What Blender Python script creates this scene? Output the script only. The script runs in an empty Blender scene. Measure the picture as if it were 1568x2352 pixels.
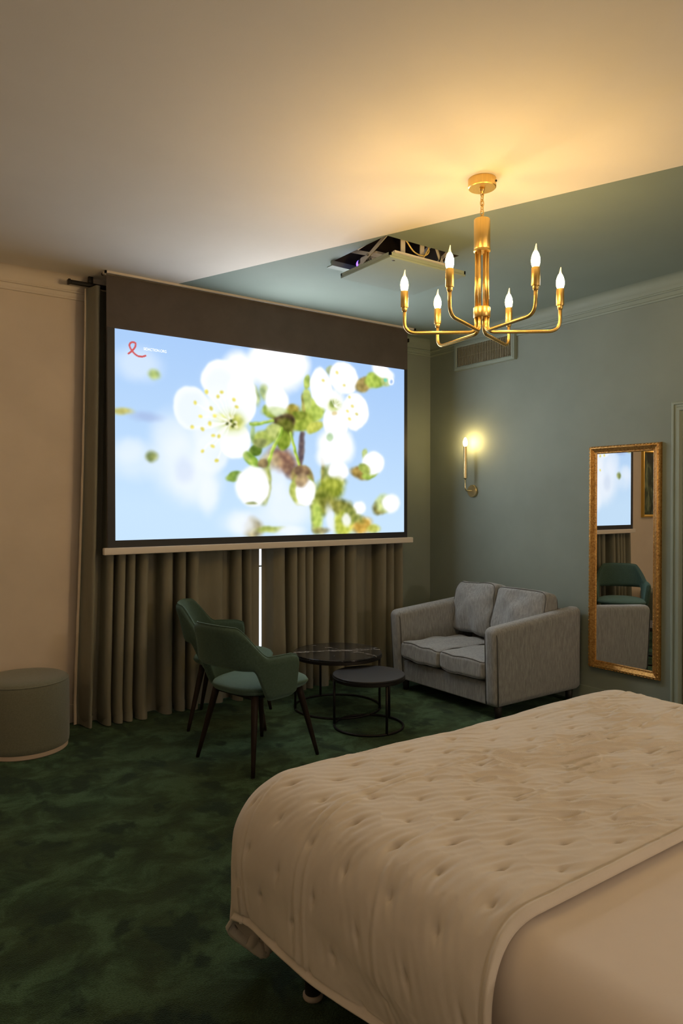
import bpy, math, random
import numpy as np
from mathutils import Vector, Matrix, geometry
random.seed(4)
rng = np.random.default_rng(7)
SC = bpy.context.scene
COL = SC.collection
PI = math.pi
R = math.radians

# ------------------------------------------------------------------ materials
def mat(name, col=(.5, .5, .5), rough=.6, metal=0., sheen=0., spec=.5, coat=0., emit=None, estr=0., sheen_tint=None, aniso=0.):
    m = bpy.data.materials.new(name); m.use_nodes = True
    b = m.node_tree.nodes['Principled BSDF']
    b.inputs['Base Color'].default_value = (*col, 1)
    b.inputs['Roughness'].default_value = rough
    b.inputs['Metallic'].default_value = metal
    b.inputs['Specular IOR Level'].default_value = spec
    b.inputs['Sheen Weight'].default_value = sheen
    b.inputs['Coat Weight'].default_value = coat
    b.inputs['Anisotropic'].default_value = aniso
    if sheen_tint: b.inputs['Sheen Tint'].default_value = (*sheen_tint, 1)
    if emit:
        b.inputs['Emission Color'].default_value = (*emit, 1); b.inputs['Emission Strength'].default_value = estr
    return m

class NT:
    """small helper round one material's node tree"""
    def __init__(s, m):
        s.m = m; s.t = m.node_tree; s.n = s.t.nodes; s.l = s.t.links; s.b = s.n['Principled BSDF']
    def new(s, typ, **kw):
        n = s.n.new(typ)
        for k, v in kw.items(): setattr(n, k, v)
        return n
    def coords(s, scale=(1, 1, 1), rot=(0, 0, 0)):
        tc = s.new('ShaderNodeTexCoord'); mp = s.new('ShaderNodeMapping')
        mp.inputs['Scale'].default_value = scale; mp.inputs['Rotation'].default_value = rot
        s.l.new(tc.outputs['Object'], mp.inputs['Vector']); return mp.outputs[0]
    def noise(s, vec, scale, detail=3, rough=.5, dist=0.):
        n = s.new('ShaderNodeTexNoise')
        n.inputs['Scale'].default_value = scale; n.inputs['Detail'].default_value = detail
        n.inputs['Roughness'].default_value = rough; n.inputs['Distortion'].default_value = dist
        s.l.new(vec, n.inputs['Vector']); return n.outputs['Fac']
    def ramp(s, fac, stops):
        r = s.new('ShaderNodeValToRGB'); e = r.color_ramp.elements
        while len(e) < len(stops): e.new(.5)
        for i, (p, c) in enumerate(stops):
            e[i].position = p; e[i].color = (*c, 1) if len(c) == 3 else c
        s.l.new(fac, r.inputs[0]); return r.outputs[0]
    def mix(s, fac, a, b, blend='MIX'):
        n = s.new('ShaderNodeMix', data_type='RGBA', blend_type=blend)
        for sock, v in ((n.inputs[0], fac), (n.inputs[6], a), (n.inputs[7], b)):
            if hasattr(v, 'is_linked') or hasattr(v, 'links'): s.l.new(v, sock)
            elif isinstance(v, (int, float)): sock.default_value = v
            else: sock.default_value = (*v, 1)
        return n.outputs[2]
    def bump(s, h, strength=.3, dist=.01):
        b = s.new('ShaderNodeBump'); b.inputs['Strength'].default_value = strength; b.inputs['Distance'].default_value = dist
        s.l.new(h, b.inputs['Height'])
        if s.b.inputs['Normal'].is_linked:
            s.l.new(s.b.inputs['Normal'].links[0].from_socket, b.inputs['Normal'])
        s.l.new(b.outputs[0], s.b.inputs['Normal'])
    def color(s, sock): s.l.new(sock, s.b.inputs['Base Color'])

def painted(name, col, rough=.75, var=.06):
    m = mat(name, col, rough, spec=.25); t = NT(m); v = t.coords()
    lo = tuple(c * (1 - var) for c in col); hi = tuple(min(1, c * (1 + var)) for c in col)
    t.color(t.ramp(t.noise(v, 2.5, 4), [(.3, lo), (.7, hi)]))
    t.bump(t.noise(v, 160, 2), .08, .002); return m

def fabric(name, col, col2, rough=.85, sheen=.3, scale=(60, 60, 60), weave=700, bump=.35, tint=(1, 1, 1), lo=.3, hi=.7):
    m = mat(name, col, rough, sheen=sheen, spec=.15, sheen_tint=tint); t = NT(m); v = t.coords(scale)
    t.color(t.ramp(t.noise(v, 1, 5, .65), [(lo, col), (hi, col2)]))
    t.bump(t.noise(t.coords(), weave, 2), bump, .002); return m

def brass(name, col, rough=.28, streak=(0, 0, 0)):
    m = mat(name, col, rough, 1.); t = NT(m)
    n = t.noise(t.coords((300, 300, 4)), 1, 2)
    t.color(t.ramp(n, [(.3, tuple(c * .86 for c in col)), (.7, col)]))
    t.bump(n, .05, .001); return m

M = {}
M['cream_wall'] = painted('cream_wall_paint', (.70, .61, .51))
M['green_wall'] = painted('sage_green_wall_paint', (.225, .27, .25))
M['ceiling_white'] = painted('white_ceiling_paint', (.80, .76, .70), var=.02)
M['ceiling_green'] = painted('green_ceiling_paint', (.24, .30, .27), var=.03)
M['back_wall'] = painted('back_wall_paint', (.62, .52, .42))
M['trim_green'] = painted('green_trim_paint', (.25, .305, .27), .5)
M['trim_cream'] = painted('cream_trim_paint', (.74, .66, .56), .5)
M['white_metal'] = mat('white_painted_metal', (.72, .66, .60), .4)
M['brass'] = brass('brushed_brass', (.80, .56, .20), .34)
M['pale_brass'] = brass('pale_brass', (.72, .60, .33), .28)
M['black_metal'] = mat('black_metal', (.018, .016, .015), .45, .6)
M['dark_wood'] = fabric('dark_walnut_legs', (.016, .011, .009), (.028, .019, .014), .45, 0, (20, 20, 3), 200, .05)
M['screen_cloth'] = fabric('black_screen_cloth', (.092, .078, .070), (.115, .097, .087), .85, .1, (4, 4, 4), 600, .1)
M['screen_back'] = mat('screen_black_border', (.022, .024, .03), .55)
M['hole_dark'] = mat('dark_ceiling_void', (.045, .035, .028), .9)
M['steel'] = mat('painted_steel', (.62, .60, .58), .45, .2)
M['bolt'] = mat('zinc_bolt', (.45, .45, .46), .35, .9)
M['cable_yellow'] = mat('yellow_cable', (.75, .58, .22), .5)
M['cable_black'] = mat('black_cable', (.02, .02, .02), .5)
M['projector_white'] = mat('projector_white_plastic', (.66, .64, .62), .4)
M['lens_glow'] = mat('violet_projector_lens', (.02, .01, .05), .1, emit=(.16, .07, 1.), estr=5.)
M['mirror'] = mat('mirror_silver', (.92, .92, .92), .01, 1.)
M['daylight_glass'] = mat('window_glass', (.9, .95, 1.), .05, spec=.5)
b = M['daylight_glass'].node_tree.nodes['Principled BSDF']; b.inputs['Transmission Weight'].default_value = 1.; b.inputs['IOR'].default_value = 1.05
M['window_white'] = mat('white_window_paint', (.75, .74, .72), .4)
M['vent_grey'] = mat('olive_vent_slats', (.27, .255, .18), .5)
M['vent_dark'] = mat('dark_vent_void', (.03, .026, .02), .8)
M['green_fabric'] = fabric('green_chair_fabric', (.042, .074, .057), (.062, .104, .082), .8, .35, (90, 90, 90), 900, .4, (.6, .9, .8))
M['sofa'] = fabric('grey_chenille', (.205, .216, .224), (.335, .350, .360), .85, .3, (85, 85, 16), 800, .5, (.9, .95, 1.), .34, .66)
M['sofa_seam'] = mat('grey_piping', (.10, .10, .10), .8)
M['sofa_dark'] = mat('black_plastic_foot', (.015, .014, .013), .6)
M['pouf'] = fabric('sage_pouf_fabric', (.15, .155, .112), (.195, .20, .15), .85, .3, (120, 120, 120), 700, .35)
M['pouf_hem'] = mat('cream_pouf_base', (.58, .47, .38), .7)
M['velvet'] = fabric('khaki_velvet', (.205, .200, .160), (.275, .268, .214), .75, .10, (5, 5, 1.5), 500, .25, (.95, .85, .6))
M['lining'] = fabric('cream_curtain_lining', (.60, .50, .38), (.66, .56, .43), .8, .1, (6, 6, 6), 500, .2)
M['quilt'] = fabric('beige_quilted_linen', (.68, .62, .54), (.73, .67, .585), .85, .15, (9, 9, 9), 1100, .22)
M['sheet'] = fabric('white_bed_linen', (.74, .66, .58), (.77, .69, .61), .8, .1, (4, 4, 4), 1200, .12)
M['bed_dark'] = fabric('dark_bed_base_fabric', (.012, .012, .013), (.02, .02, .022), .9, .1)
M['foot_white'] = mat('pale_foot_ring', (.45, .40, .34), .4)
M['black_stone'] = mat('black_stone_top', (.028, .028, .031), .32)
M['gold_leaf'] = mat('gilded_gesso', (.50, .29, .085), .38, .75)
t = NT(M['gold_leaf']); v = t.coords()
n = t.noise(v, 70, 5, .7); t.color(t.ramp(n, [(.30, (.22, .095, .03)), (.5, (.46, .25, .07)), (.74, (.64, .40, .13))])); t.bump(t.noise(v, 130, 3), .5, .004)
M['gold_frame'] = mat('bright_gold_frame', (.66, .44, .10), .3, .9)
M['door_olive'] = painted('olive_door_paint', (.19, .185, .13), .5)
M['door_brass'] = brass('antique_brass_strip', (.52, .38, .16), .4)
t = NT(M['door_brass']); t.bump(t.noise(t.coords((1, 1, 1)), 90, 2), 1., .01)

# brushed-disc look for canopy: radial anisotropy through roughness is enough
def bulb_mat(name, strength, col=(1., .60, .22)):
    m = bpy.data.materials.new(name); m.use_nodes = True; nt = m.node_tree; nt.nodes.clear()
    e = nt.nodes.new('ShaderNodeEmission'); o = nt.nodes.new('ShaderNodeOutputMaterial')
    e.inputs[0].default_value = (*col, 1); e.inputs[1].default_value = strength
    nt.links.new(e.outputs[0], o.inputs[0]); return m
M['bulb'] = bulb_mat('glowing_candle_bulb', 245., (1., .63, .215))
M['bulb_wall'] = bulb_mat('glowing_sconce_bulb', 200., (1., .68, .24))
M['bulb_tip'] = mat('glass_bulb_tip', (1., .9, .7), .1, emit=(1., .72, .32), estr=1.6)

# marble: black with white veins
M['marble'] = mat('black_marble', (.02, .02, .02), .16, coat=.3)
t = NT(M['marble'])
def vein(rot, offs, wid, seed, amp):
    v = t.coords((1, 1, 1), (0, 0, R(rot))); nz_ = t.noise(v, 6 + seed, 5, .65)
    sp = t.new('ShaderNodeSeparateXYZ'); t.l.new(v, sp.inputs[0])
    m1 = t.new('ShaderNodeMath', operation='MULTIPLY_ADD'); t.l.new(nz_, m1.inputs[0]); m1.inputs[1].default_value = amp; m1.inputs[2].default_value = offs - amp / 2
    m2 = t.new('ShaderNodeMath', operation='ADD'); t.l.new(sp.outputs['Y'], m2.inputs[0]); t.l.new(m1.outputs[0], m2.inputs[1])
    m3 = t.new('ShaderNodeMath', operation='ABSOLUTE'); t.l.new(m2.outputs[0], m3.inputs[0])
    ln = t.ramp(m3.outputs[0], [(0., (1, 1, 1)), (wid, (0, 0, 0))])
    return t.mix(1., ln, t.ramp(t.noise(v, 11 + 3 * seed, 4, .7), [(.40, (.05, .05, .05)), (.60, (1, 1, 1))]), 'MULTIPLY')
vn = t.mix(1., vein(24, -.012, .014, 1, .10), vein(20, -.035, .006, 2, .12), 'ADD')
vn = t.mix(1., vn, vein(74, -.055, .006, 3, .14), 'ADD')
vn = t.mix(.5, vn, vein(-5, .10, .004, 4, .2), 'ADD')
v = t.coords(); base = t.ramp(t.noise(v, 8, 6, .7), [(.4, (.012, .012, .014)), (.75, (.040, .040, .042))])
t.color(t.mix(vn, base, (.60, .57, .54)))

# carpet
M['carpet'] = mat('dark_green_cut_pile', (.02, .06, .03), .95, sheen=.25, spec=.05, sheen_tint=(.5, .8, .6))
t = NT(M['carpet']); v = t.coords()
big = t.noise(v, 1.7, 3, .55, .4); mid = t.noise(t.coords((1, 1.25, 1), (0, 0, .5)), 4.4, 9, .66, .5)
spot = t.noise(t.coords((1.1, .8, 1), (0, 0, -.4)), 5.2, 6, .55, .3)
fine = t.noise(v, 170, 3, .7)
c1 = t.ramp(mid, [(.39, (.0085, .0165, .007)), (.485, (.030, .060, .026)), (.60, (.078, .152, .078))])
c2 = t.mix(t.ramp(big, [(.35, (0, 0, 0)), (.65, (1, 1, 1))]), c1, t.mix(.5, c1, (.045, .052, .014)))
c3 = t.mix(t.ramp(spot, [(.385, (.95, .95, .95)), (.455, (0, 0, 0))]), c2, (.0055, .0105, .0060))
c4 = t.mix(1., c3, t.ramp(fine, [(.3, (.42, .42, .42)), (.7, (1.4, 1.4, 1.4))]), 'MULTIPLY')
t.color(c4)
t.bump(t.noise(v, 230, 2, .6), .9, .012); t.bump(mid, .35, .05)

# ------------------------------------------------------------------ mesh helpers
def tag(o, label=None, cat=None, group=None, kind=None):
    if label: o['label'] = label
    if cat: o['category'] = cat
    if group: o['group'] = group
    if kind: o['kind'] = kind
    return o
def empty(name, loc=(0, 0, 0), rz=0.):
    o = bpy.data.objects.new(name, None); COL.objects.link(o); o.location = loc; o.rotation_euler = (0, 0, rz); o.empty_display_size = .1
    return o

class MB:
    """collects verts and faces and links them as ONE mesh object"""
    def __init__(s): s.v = []; s.f = []; s.mi = []; s.sm = []
    def add(s, vs, fs, mi=0, smooth=True):
        k = len(s.v); s.v += [tuple(map(float, p)) for p in vs]
        s.f += [tuple(int(i) + k for i in f) for f in fs]; s.mi += [mi] * len(fs); s.sm += [smooth] * len(fs); return s
    def box(s, a, c, mi=0):
        x0, y0, z0 = a; x1, y1, z1 = c
        vs = [(x, y, z) for x in (x0, x1) for y in (y0, y1) for z in (z0, z1)]
        return s.add(vs, [(0, 1, 3, 2), (4, 6, 7, 5), (0, 4, 5, 1), (2, 3, 7, 6), (0, 2, 6, 4), (1, 5, 7, 3)], mi, False)
    def rbox(s, c, h, r=.01, nr=4, nm=2, fn=None, mi=0):
        """rounded box: centre c, half sizes h"""
        h = np.array(h, float); r = min(r, min(h) * .999)
        ax = []
        for k in range(3):
            e = [h[k] - r + r * math.tan(i / nr * PI / 4) for i in range(1, nr + 1)] if r > 0 else []
            m = list(np.linspace(-(h[k] - r), h[k] - r, nm + 1))
            ax.append(np.array([-q for q in e[::-1]] + m + e))
        idx = {}; vs = []; fs = []
        def vid(p):
            k = tuple(np.round(p, 6))
            if k not in idx: idx[k] = len(vs); vs.append(p)
            return idx[k]
        for k in range(3):
            u, w = (k + 1) % 3, (k + 2) % 3
            for sg in (-1, 1):
                for i in range(len(ax[u]) - 1):
                    for j in range(len(ax[w]) - 1):
                        q = []
                        for (a, b_) in ((i, j), (i + 1, j), (i + 1, j + 1), (i, j + 1)):
                            p = [0, 0, 0]; p[k] = sg * h[k]; p[u] = ax[u][a]; p[w] = ax[w][b_]; q.append(vid(tuple(p)))
                        fs.append(tuple(q if sg > 0 else q[::-1]))
        P = np.array(vs); Q = np.clip(P, -(h - r), h - r); D = P - Q; L = np.linalg.norm(D, axis=1, keepdims=True); L[L == 0] = 1
        P = Q + D / L * r
        if fn is not None: P = fn(P)
        return s.add(P + np.array(c), fs, mi, True)
    def tube(s, pts, rad, n=12, closed=False, cap=True, mi=0, flat=None):
        P = np.array(pts, float); m = len(P); rad = np.full(m, rad) if np.isscalar(rad) else np.array(rad)
        T = np.zeros_like(P)
        for i in range(m):
            a = P[(i - 1) % m] if (closed or i > 0) else P[i]; c = P[(i + 1) % m] if (closed or i < m - 1) else P[i]
            d = c - a; T[i] = d / (np.linalg.norm(d) or 1)
        up = np.array([0, 0, 1.]) if abs(T[0][2]) < .9 else np.array([1., 0, 0])
        N = np.cross(T[0], up); N /= np.linalg.norm(N)
        vs = []
        for i in range(m):
            N = N - T[i] * (N @ T[i]); N /= np.linalg.norm(N); B = np.cross(T[i], N)
            for k in range(n):
                a = 2 * PI * k / n; vs.append(P[i] + rad[i] * (math.cos(a) * N + math.sin(a) * B))
        fs = []
        for i in range(m if closed else m - 1):
            j = (i + 1) % m
            for k in range(n): fs.append((i * n + k, i * n + (k + 1) % n, j * n + (k + 1) % n, j * n + k))
        if cap and not closed: fs += [tuple(range(n))[::-1], tuple((m - 1) * n + k for k in range(n))]
        return s.add(vs, fs, mi, True)
    def lathe(s, prof, c=(0, 0, 0), n=48, mi=0, axis='z'):
        vs = []; fs = []; m = len(prof)
        for (r, z) in prof:
            for k in range(n):
                a = 2 * PI * k / n; p = (r * math.cos(a), r * math.sin(a), z)
                if axis == 'x': p = (z, p[0], p[1])
                vs.append((p[0] + c[0], p[1] + c[1], p[2] + c[2]))
        for i in range(m - 1):
            for k in range(n): fs.append((i * n + k, i * n + (k + 1) % n, (i + 1) * n + (k + 1) % n, (i + 1) * n + k))
        fs += [tuple(range(n))[::-1], tuple((m - 1) * n + k for k in range(n))]
        return s.add(vs, fs, mi, True)
    def grid(s, P, mi=0, flip=False, closed_u=False):
        P = np.asarray(P); a, c = P.shape[:2]; fs = []
        for i in range(a - 1 + (1 if closed_u else 0)):
            i2 = (i + 1) % a
            for j in range(c - 1):
                q = (i * c + j, i2 * c + j, i2 * c + j + 1, i * c + j + 1); fs.append(q[::-1] if flip else q)
        return s.add(P.reshape(-1, 3), fs, mi, True)
    def puffy(s, P, th, edge_u=.1, edge_v=.15, mi=0, closed_u=False):
        """sheet with thickness rounded off at its borders; P (a,c,3) mid surface, th half thickness"""
        P = np.asarray(P, float); a, c = P.shape[:2]
        du = np.gradient(P, axis=0); dv = np.gradient(P, axis=1); N = np.cross(du, dv); N /= np.linalg.norm(N, axis=2, keepdims=True) + 1e-12
        def prof(n_, e):
            x = np.linspace(0, 1, n_); d = np.minimum(x, 1 - x) / e; d = np.clip(d, 0, 1); return np.sqrt(1 - (1 - d) ** 2)
        w = prof(a, edge_u)[:, None] * prof(c, edge_v)[None, :]
        s.grid(P + N * (th * w)[..., None], mi); s.grid(P - N * (th * w)[..., None], mi, True); return s
    def build(s, name, m, parent=None, loc=None, auto=None):
        me = bpy.data.meshes.new(name); me.from_pydata(s.v, [], s.f)
        for q in (m if isinstance(m, (list, tuple)) else [m]): me.materials.append(q)
        me.polygons.foreach_set('material_index', s.mi); me.polygons.foreach_set('use_smooth', s.sm)
        if auto is not None:
            try: me.set_sharp_from_angle(angle=R(auto))
            except Exception: pass
        me.update(); o = bpy.data.objects.new(name, me); COL.objects.link(o)
        if parent: o.parent = parent
        if loc: o.location = loc
        return o

def arc_path(pts, rad, n=8):
    """poly-line with rounded corners"""
    P = [np.array(p, float) for p in pts]; out = [P[0]]
    for i in range(1, len(P) - 1):
        a = P[i - 1] - P[i]; c = P[i + 1] - P[i]; la = np.linalg.norm(a); lc = np.linalg.norm(c); a /= la; c /= lc
        ang = math.acos(max(-1, min(1, a @ c))); d = min(rad / math.tan(ang / 2), la * .49, lc * .49)
        p0 = P[i] + a * d; p1 = P[i] + c * d
        for k in range(n + 1):
            t_ = k / n; out.append((1 - t_) ** 2 * p0 + 2 * t_ * (1 - t_) * P[i] + t_ ** 2 * p1)
    out.append(P[-1]); return out

def vnoise(x, y, seed=0):
    """2-D value noise in numpy, 0..1"""
    r_ = np.random.default_rng(seed); tab = r_.random((64, 64))
    xi = np.floor(x).astype(int); yi = np.floor(y).astype(int); fx = x - xi; fy = y - yi
    fx = fx * fx * (3 - 2 * fx); fy = fy * fy * (3 - 2 * fy)
    g = lambda a, c: tab[a % 64, c % 64]
    return (g(xi, yi) * (1 - fx) + g(xi + 1, yi) * fx) * (1 - fy) + (g(xi, yi + 1) * (1 - fx) + g(xi + 1, yi + 1) * fx) * fy
def pnoise(x, y, seed=0):
    """2-D gradient noise in numpy, about -1..1"""
    r_ = np.random.default_rng(seed + 100); an = r_.random((64, 64)) * 2 * PI; gx, gy = np.cos(an), np.sin(an)
    xi = np.floor(x).astype(int); yi = np.floor(y).astype(int); fx = x - xi; fy = y - yi
    def g(i, j): a, c = (xi + i) % 64, (yi + j) % 64; return gx[a, c] * (fx - i) + gy[a, c] * (fy - j)
    u = fx ** 3 * (fx * (fx * 6 - 15) + 10); v = fy ** 3 * (fy * (fy * 6 - 15) + 10)
    return 1.5 * ((g(0, 0) * (1 - u) + g(1, 0) * u) * (1 - v) + (g(0, 1) * (1 - u) + g(1, 1) * u) * v)
def sstep(a, c, x):
    t_ = np.clip((x - a) / (c - a), 0, 1); return t_ * t_ * (3 - 2 * t_)

# ------------------------------------------------------------------ the room
XR, YW, ZC = 4.511, 4.90, 2.94          # right wall, window wall, ceiling
XL, YB = -2.2, -2.4                      # unseen left and back walls
def struct(o, label): return tag(o, label, kind='structure')

f = MB(); f.add([(XL, YB, 0), (XR, YB, 0), (XR, YW, 0), (XL, YW, 0)], [(0, 1, 2, 3)], smooth=False)
struct(f.build('floor', M['carpet']), 'dark green mottled cut pile carpet floor')

# ceiling: white, with a green zone cut off by a slanting paint line, and the hatch of the projector lift
H0, H1, K0, K1 = 2.52, 3.08, 3.095, 3.645
bx = lambda y: 1.845 + (4.797 - y) / 3.097 * 1.218
pts = [(XL, YB), (XR, YB), (XR, YW), (XL, YW), (bx(YW), YW), (XR, 4.797 - (XR - 1.845) / 1.218 * 3.097),
       (H0, K0), (H1, K0), (H1, K1), (H0, K1)]
vs2, ed, fa, *_ = geometry.delaunay_2d_cdt([Vector(p) for p in pts], [(4, 5), (6, 7), (7, 8), (8, 9), (9, 6)], [(0, 1, 2, 3)], 0, 1e-5)
f = MB()
for q in fa:
    cx = sum(vs2[i].x for i in q) / len(q); cy = sum(vs2[i].y for i in q) / len(q)
    if H0 < cx < H1 and K0 < cy < K1: continue
    f.add([(vs2[i].x, vs2[i].y, ZC) for i in q], [tuple(range(len(q)))[::-1]], 1 if cx > bx(cy) else 0, False)
# the void above the hatch
Z2 = ZC + .32
f.add([(H0, K0, ZC), (H1, K0, ZC), (H1, K1, ZC), (H0, K1, ZC), (H0, K0, Z2), (H1, K0, Z2), (H1, K1, Z2), (H0, K1, Z2)],
      [(0, 1, 5, 4), (1, 2, 6, 5), (2, 3, 7, 6), (3, 0, 4, 7), (4, 5, 6, 7)], 2, False)
struct(f.build('ceiling', [M['ceiling_white'], M['ceiling_green'], M['hole_dark']]), 'white ceiling with a slanting green painted zone over the sofa corner')

# window wall with a tall opening hidden behind the curtains
WX0, WX1, WZ0, WZ1 = 1.75, 3.72, .12, 2.62
f = MB()
f.box((XL, YW, 0), (WX0, YW + .25, ZC)); f.box((WX1, YW, 0), (XR, YW + .25, ZC), 1)
f.box((WX0, YW, WZ1), (WX1, YW + .25, ZC)); f.box((WX0, YW, 0), (WX1, YW + .25, WZ0))
struct(f.build('wall_window', [M['cream_wall'], M['green_wall']]), 'window wall, cream on the left and sage green in the right corner')
f = MB(); f.box((XR, YB, 0), (XR + .2, YW + .25, ZC)); struct(f.build('wall_right', M['green_wall']), 'sage green wall behind the sofa')
f = MB(); f.box((XL - .2, YB, 0), (XL, YW + .25, ZC)); struct(f.build('wall_left', M['cream_wall']), 'cream left wall')
f = MB(); f.box((XL - .2, YB - .2, 0), (XR + .2, YB, ZC)); struct(f.build('wall_back', M['back_wall']), 'back wall behind the bed head')

# window: casement leaves with glazing bars
w = tag(empty('window_1', (0, 0, 0)), 'tall white window behind the drawn curtains', kind='structure')
f = MB(); y0, y1 = YW + .08, YW + .13; mx = (WX0 + WX1) / 2
f.box((WX0, y0, WZ0), (WX0 + .07, y1, WZ1)); f.box((WX1 - .07, y0, WZ0), (WX1, y1, WZ1)); f.box((mx - .05 + .3, y0, WZ0), (mx + .05 + .3, y1, WZ1))
f.box((WX0, y0, WZ0), (WX1, y1, WZ0 + .08)); f.box((WX0, y0, WZ1 - .08), (WX1, y1, WZ1))
for z in (.95, 1.35, 1.75, 2.15): f.box((WX0, y0 + .01, z), (WX1, y1 - .01, z + .012))
f.build('window_frame', M['window_white'], w)
f = MB(); f.box((WX0 + .05, y0 + .02, WZ0 + .05), (WX1 - .05, y0 + .026, WZ1 - .05)); f.build('window_pane', M['daylight_glass'], w)

# cornices: lower bead, groove and cove up to the ceiling
prof = [(0, 2.800), (.010, 2.803), (.013, 2.812), (.010, 2.820), (.012, 2.842), (.022, 2.846), (.024, 2.853), (.017, 2.857), (.022, 2.866)]
for k in range(1, 9):
    a = k / 8 * PI / 2; prof.append((.022 + .06 * (1 - math.cos(a)), 2.866 + .074 * math.sin(a)))
prof.append((.0, 2.94))
def cornice(name, side, a, c, m, label):
    f = MB(); P = np.zeros((2, len(prof), 3))
    for i, e in enumerate((a, c)):
        for j, (d, z) in enumerate(prof): P[i, j] = (XR - d, e, z) if side == 'R' else (e, YW - d, z)
    f.grid(P, flip=(side == 'R')); return struct(f.build(name, m, auto=25), label)
cornice('trim_1', 'R', YB, YW, M['trim_green'], 'green moulded cornice along the top of the sofa wall')
cornice('trim_2', 'W', XL, 2.3, M['trim_cream'], 'cream moulded cornice along the left of the window wall')
cornice('trim_3', 'W', 2.3, XR, M['trim_green'], 'green moulded cornice in the right corner of the window wall')
def skirting(name, a, c, m, label):
    f = MB(); f.box(a, c); f.box((a[0], a[1], c[2]), (c[0], c[1] if a[0] != a[1] else c[1], c[2] + .006)); return struct(f.build(name, m), label)
skirting('baseboard_left', (XL, YW - .018, 0), (WX0 - .2, YW, .11), M['trim_cream'], 'cream baseboard under the cream wall beside the curtain')
skirting('baseboard_right', (XR - .018, 2.64, 0), (XR, YW - .02, .11), M['trim_green'], 'green baseboard behind the sofa')

# door at the right edge of the frame
d = tag(empty('door_1', (XR, 2.1, 0)), 'olive door with moulded green casing at the right edge', kind='structure')
f = MB()
cp = [(0, 0), (0, .018), (.008, .024), (.018, .024), (.022, .016), (.034, .016), (.040, .026), (.058, .026), (.066, .014), (.075, .014), (.078, 0)]
DY0, DY1, DZ = 2.563, 1.55, 2.118
P = np.zeros((4, len(cp), 3))
for j, (t_, h) in enumerate(cp):
    P[0, j] = (-h, DY0 - t_ - 2.1, 0); P[1, j] = (-h, DY0 - t_ - 2.1, DZ - t_); P[2, j] = (-h, DY1 + t_ - 2.1, DZ - t_); P[3, j] = (-h, DY1 + t_ - 2.1, 0)
f.grid(P); f.build('door_casing', M['trim_green'], d, auto=20)
f = MB(); f.box((-.006, DY1 + .078 - 2.1, 0), (.0, DY0 - .078 - 2.1, DZ - .078)); f.build('door_panel', M['door_olive'], d)
f = MB()
for k in range(48):
    z = .06 + k * .041; f.rbox((-.010, DY0 - .094 - 2.1, z), (.006, .007 + .002 * math.sin(k * 2.1), .017), .004, 2, 1)
f.build('beaded_strip', M['door_brass'], d); d.children[-1]['label'] = 'row of small antique brass beads along the door edge'

# ------------------------------------------------------------------ projection screen
YS = 4.62
scr = tag(empty('projection_screen', (2.73, YS, 1.12)), 'large pull-down projection screen showing white cherry blossom on blue', 'screen')
def L(p, o): return (p[0] - o.location.x, p[1] - o.location.y, p[2] - o.location.z)
f = MB(); f.box(L((1.452, YS + .004, 1.16), scr), L((3.995, YS + .008, 2.925), scr)); f.build('black_drop', M['screen_cloth'], scr)
IX0, IX1, IZ0, IZ1 = 1.503, 3.955, 1.213, 2.585
f = MB(); e = .0
f.box(L((IX0 - .048, YS + .0005, 1.165), scr), L((IX0, YS + .003, IZ1 + .004), scr)); f.box(L((IX1, YS + .0005, 1.165), scr), L((IX1 + .036, YS + .003, IZ1 + .004), scr))
f.box(L((IX0, YS + .0005, 1.165), scr), L((IX1, YS + .003, IZ0), scr)); o = f.build('black_border', M['screen_back'], scr); o['label'] = 'glossy blue black border'
f = MB(); f.rbox(L((2.735, YS, 1.143), scr), (1.31, .018, .023), .006, 3, 1); o = f.build('bottom_bar', M['white_metal'], scr); o['label'] = 'cream metal weight bar'
f = MB(); f.box(L((1.435, YS - .03, 2.926), scr), L((4.06, YS - .012, ZC), scr)); f.box(L((1.435, YS + .03, 2.926), scr), L((4.06, YS + .05, ZC), scr)); f.box(L((4.04, YS - .03, 2.926), scr), L((4.06, YS + .05, ZC), scr)); f.box(L((1.435, YS - .03, 2.926), scr), L((1.445, YS + .05, ZC), scr))
f.build('ceiling_slot_trim', M['white_metal'], scr)

# the projected picture, computed per vertex on a fine grid
GW, GH = 560, 315
U0, V0 = np.meshgrid(np.linspace(0, 1, GW), np.linspace(0, 1, GH), indexing='ij')   # V up
U = U0 + .0035 * pnoise(U0 * 22, V0 * 12, 71) + .0018 * pnoise(U0 * 50, V0 * 28, 72); V = V0 + .007 * pnoise(U0 * 22, V0 * 12, 73) + .0035 * pnoise(U0 * 50, V0 * 28, 74)
AS = (IX1 - IX0) / (IZ1 - IZ0)
X = U * AS; Yv = V
bgt = np.array([.63, .765, .945]); bgb = np.array([.765, .87, .965])
k = np.clip(1.05 - V + .12 * (1 - U), 0, 1)[..., None]
img = bgt * (1 - k) + bgb * k
def over(mask, col):
    global img; m_ = np.clip(mask, 0, 1)[..., None]; img = img * (1 - m_) + np.array(col) * m_
def ell(u, v, ru, rv, rot=0., soft=.15, a=1., wob=0., seed=0):
    dx = (U - u) * AS; dy = V - v; c, s_ = math.cos(rot), math.sin(rot)
    ex = (dx * c + dy * s_) / (ru * AS); ey = (-dx * s_ + dy * c) / rv
    d_ = np.sqrt(ex ** 2 + ey ** 2)
    if wob: d_ = d_ + wob * (vnoise(U * AS * 14 + seed * 7.1, V * 14 + seed * 3.3, seed + 11) - .5)
    return a * (1 - sstep(1 - soft, 1 + soft, d_))
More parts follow.
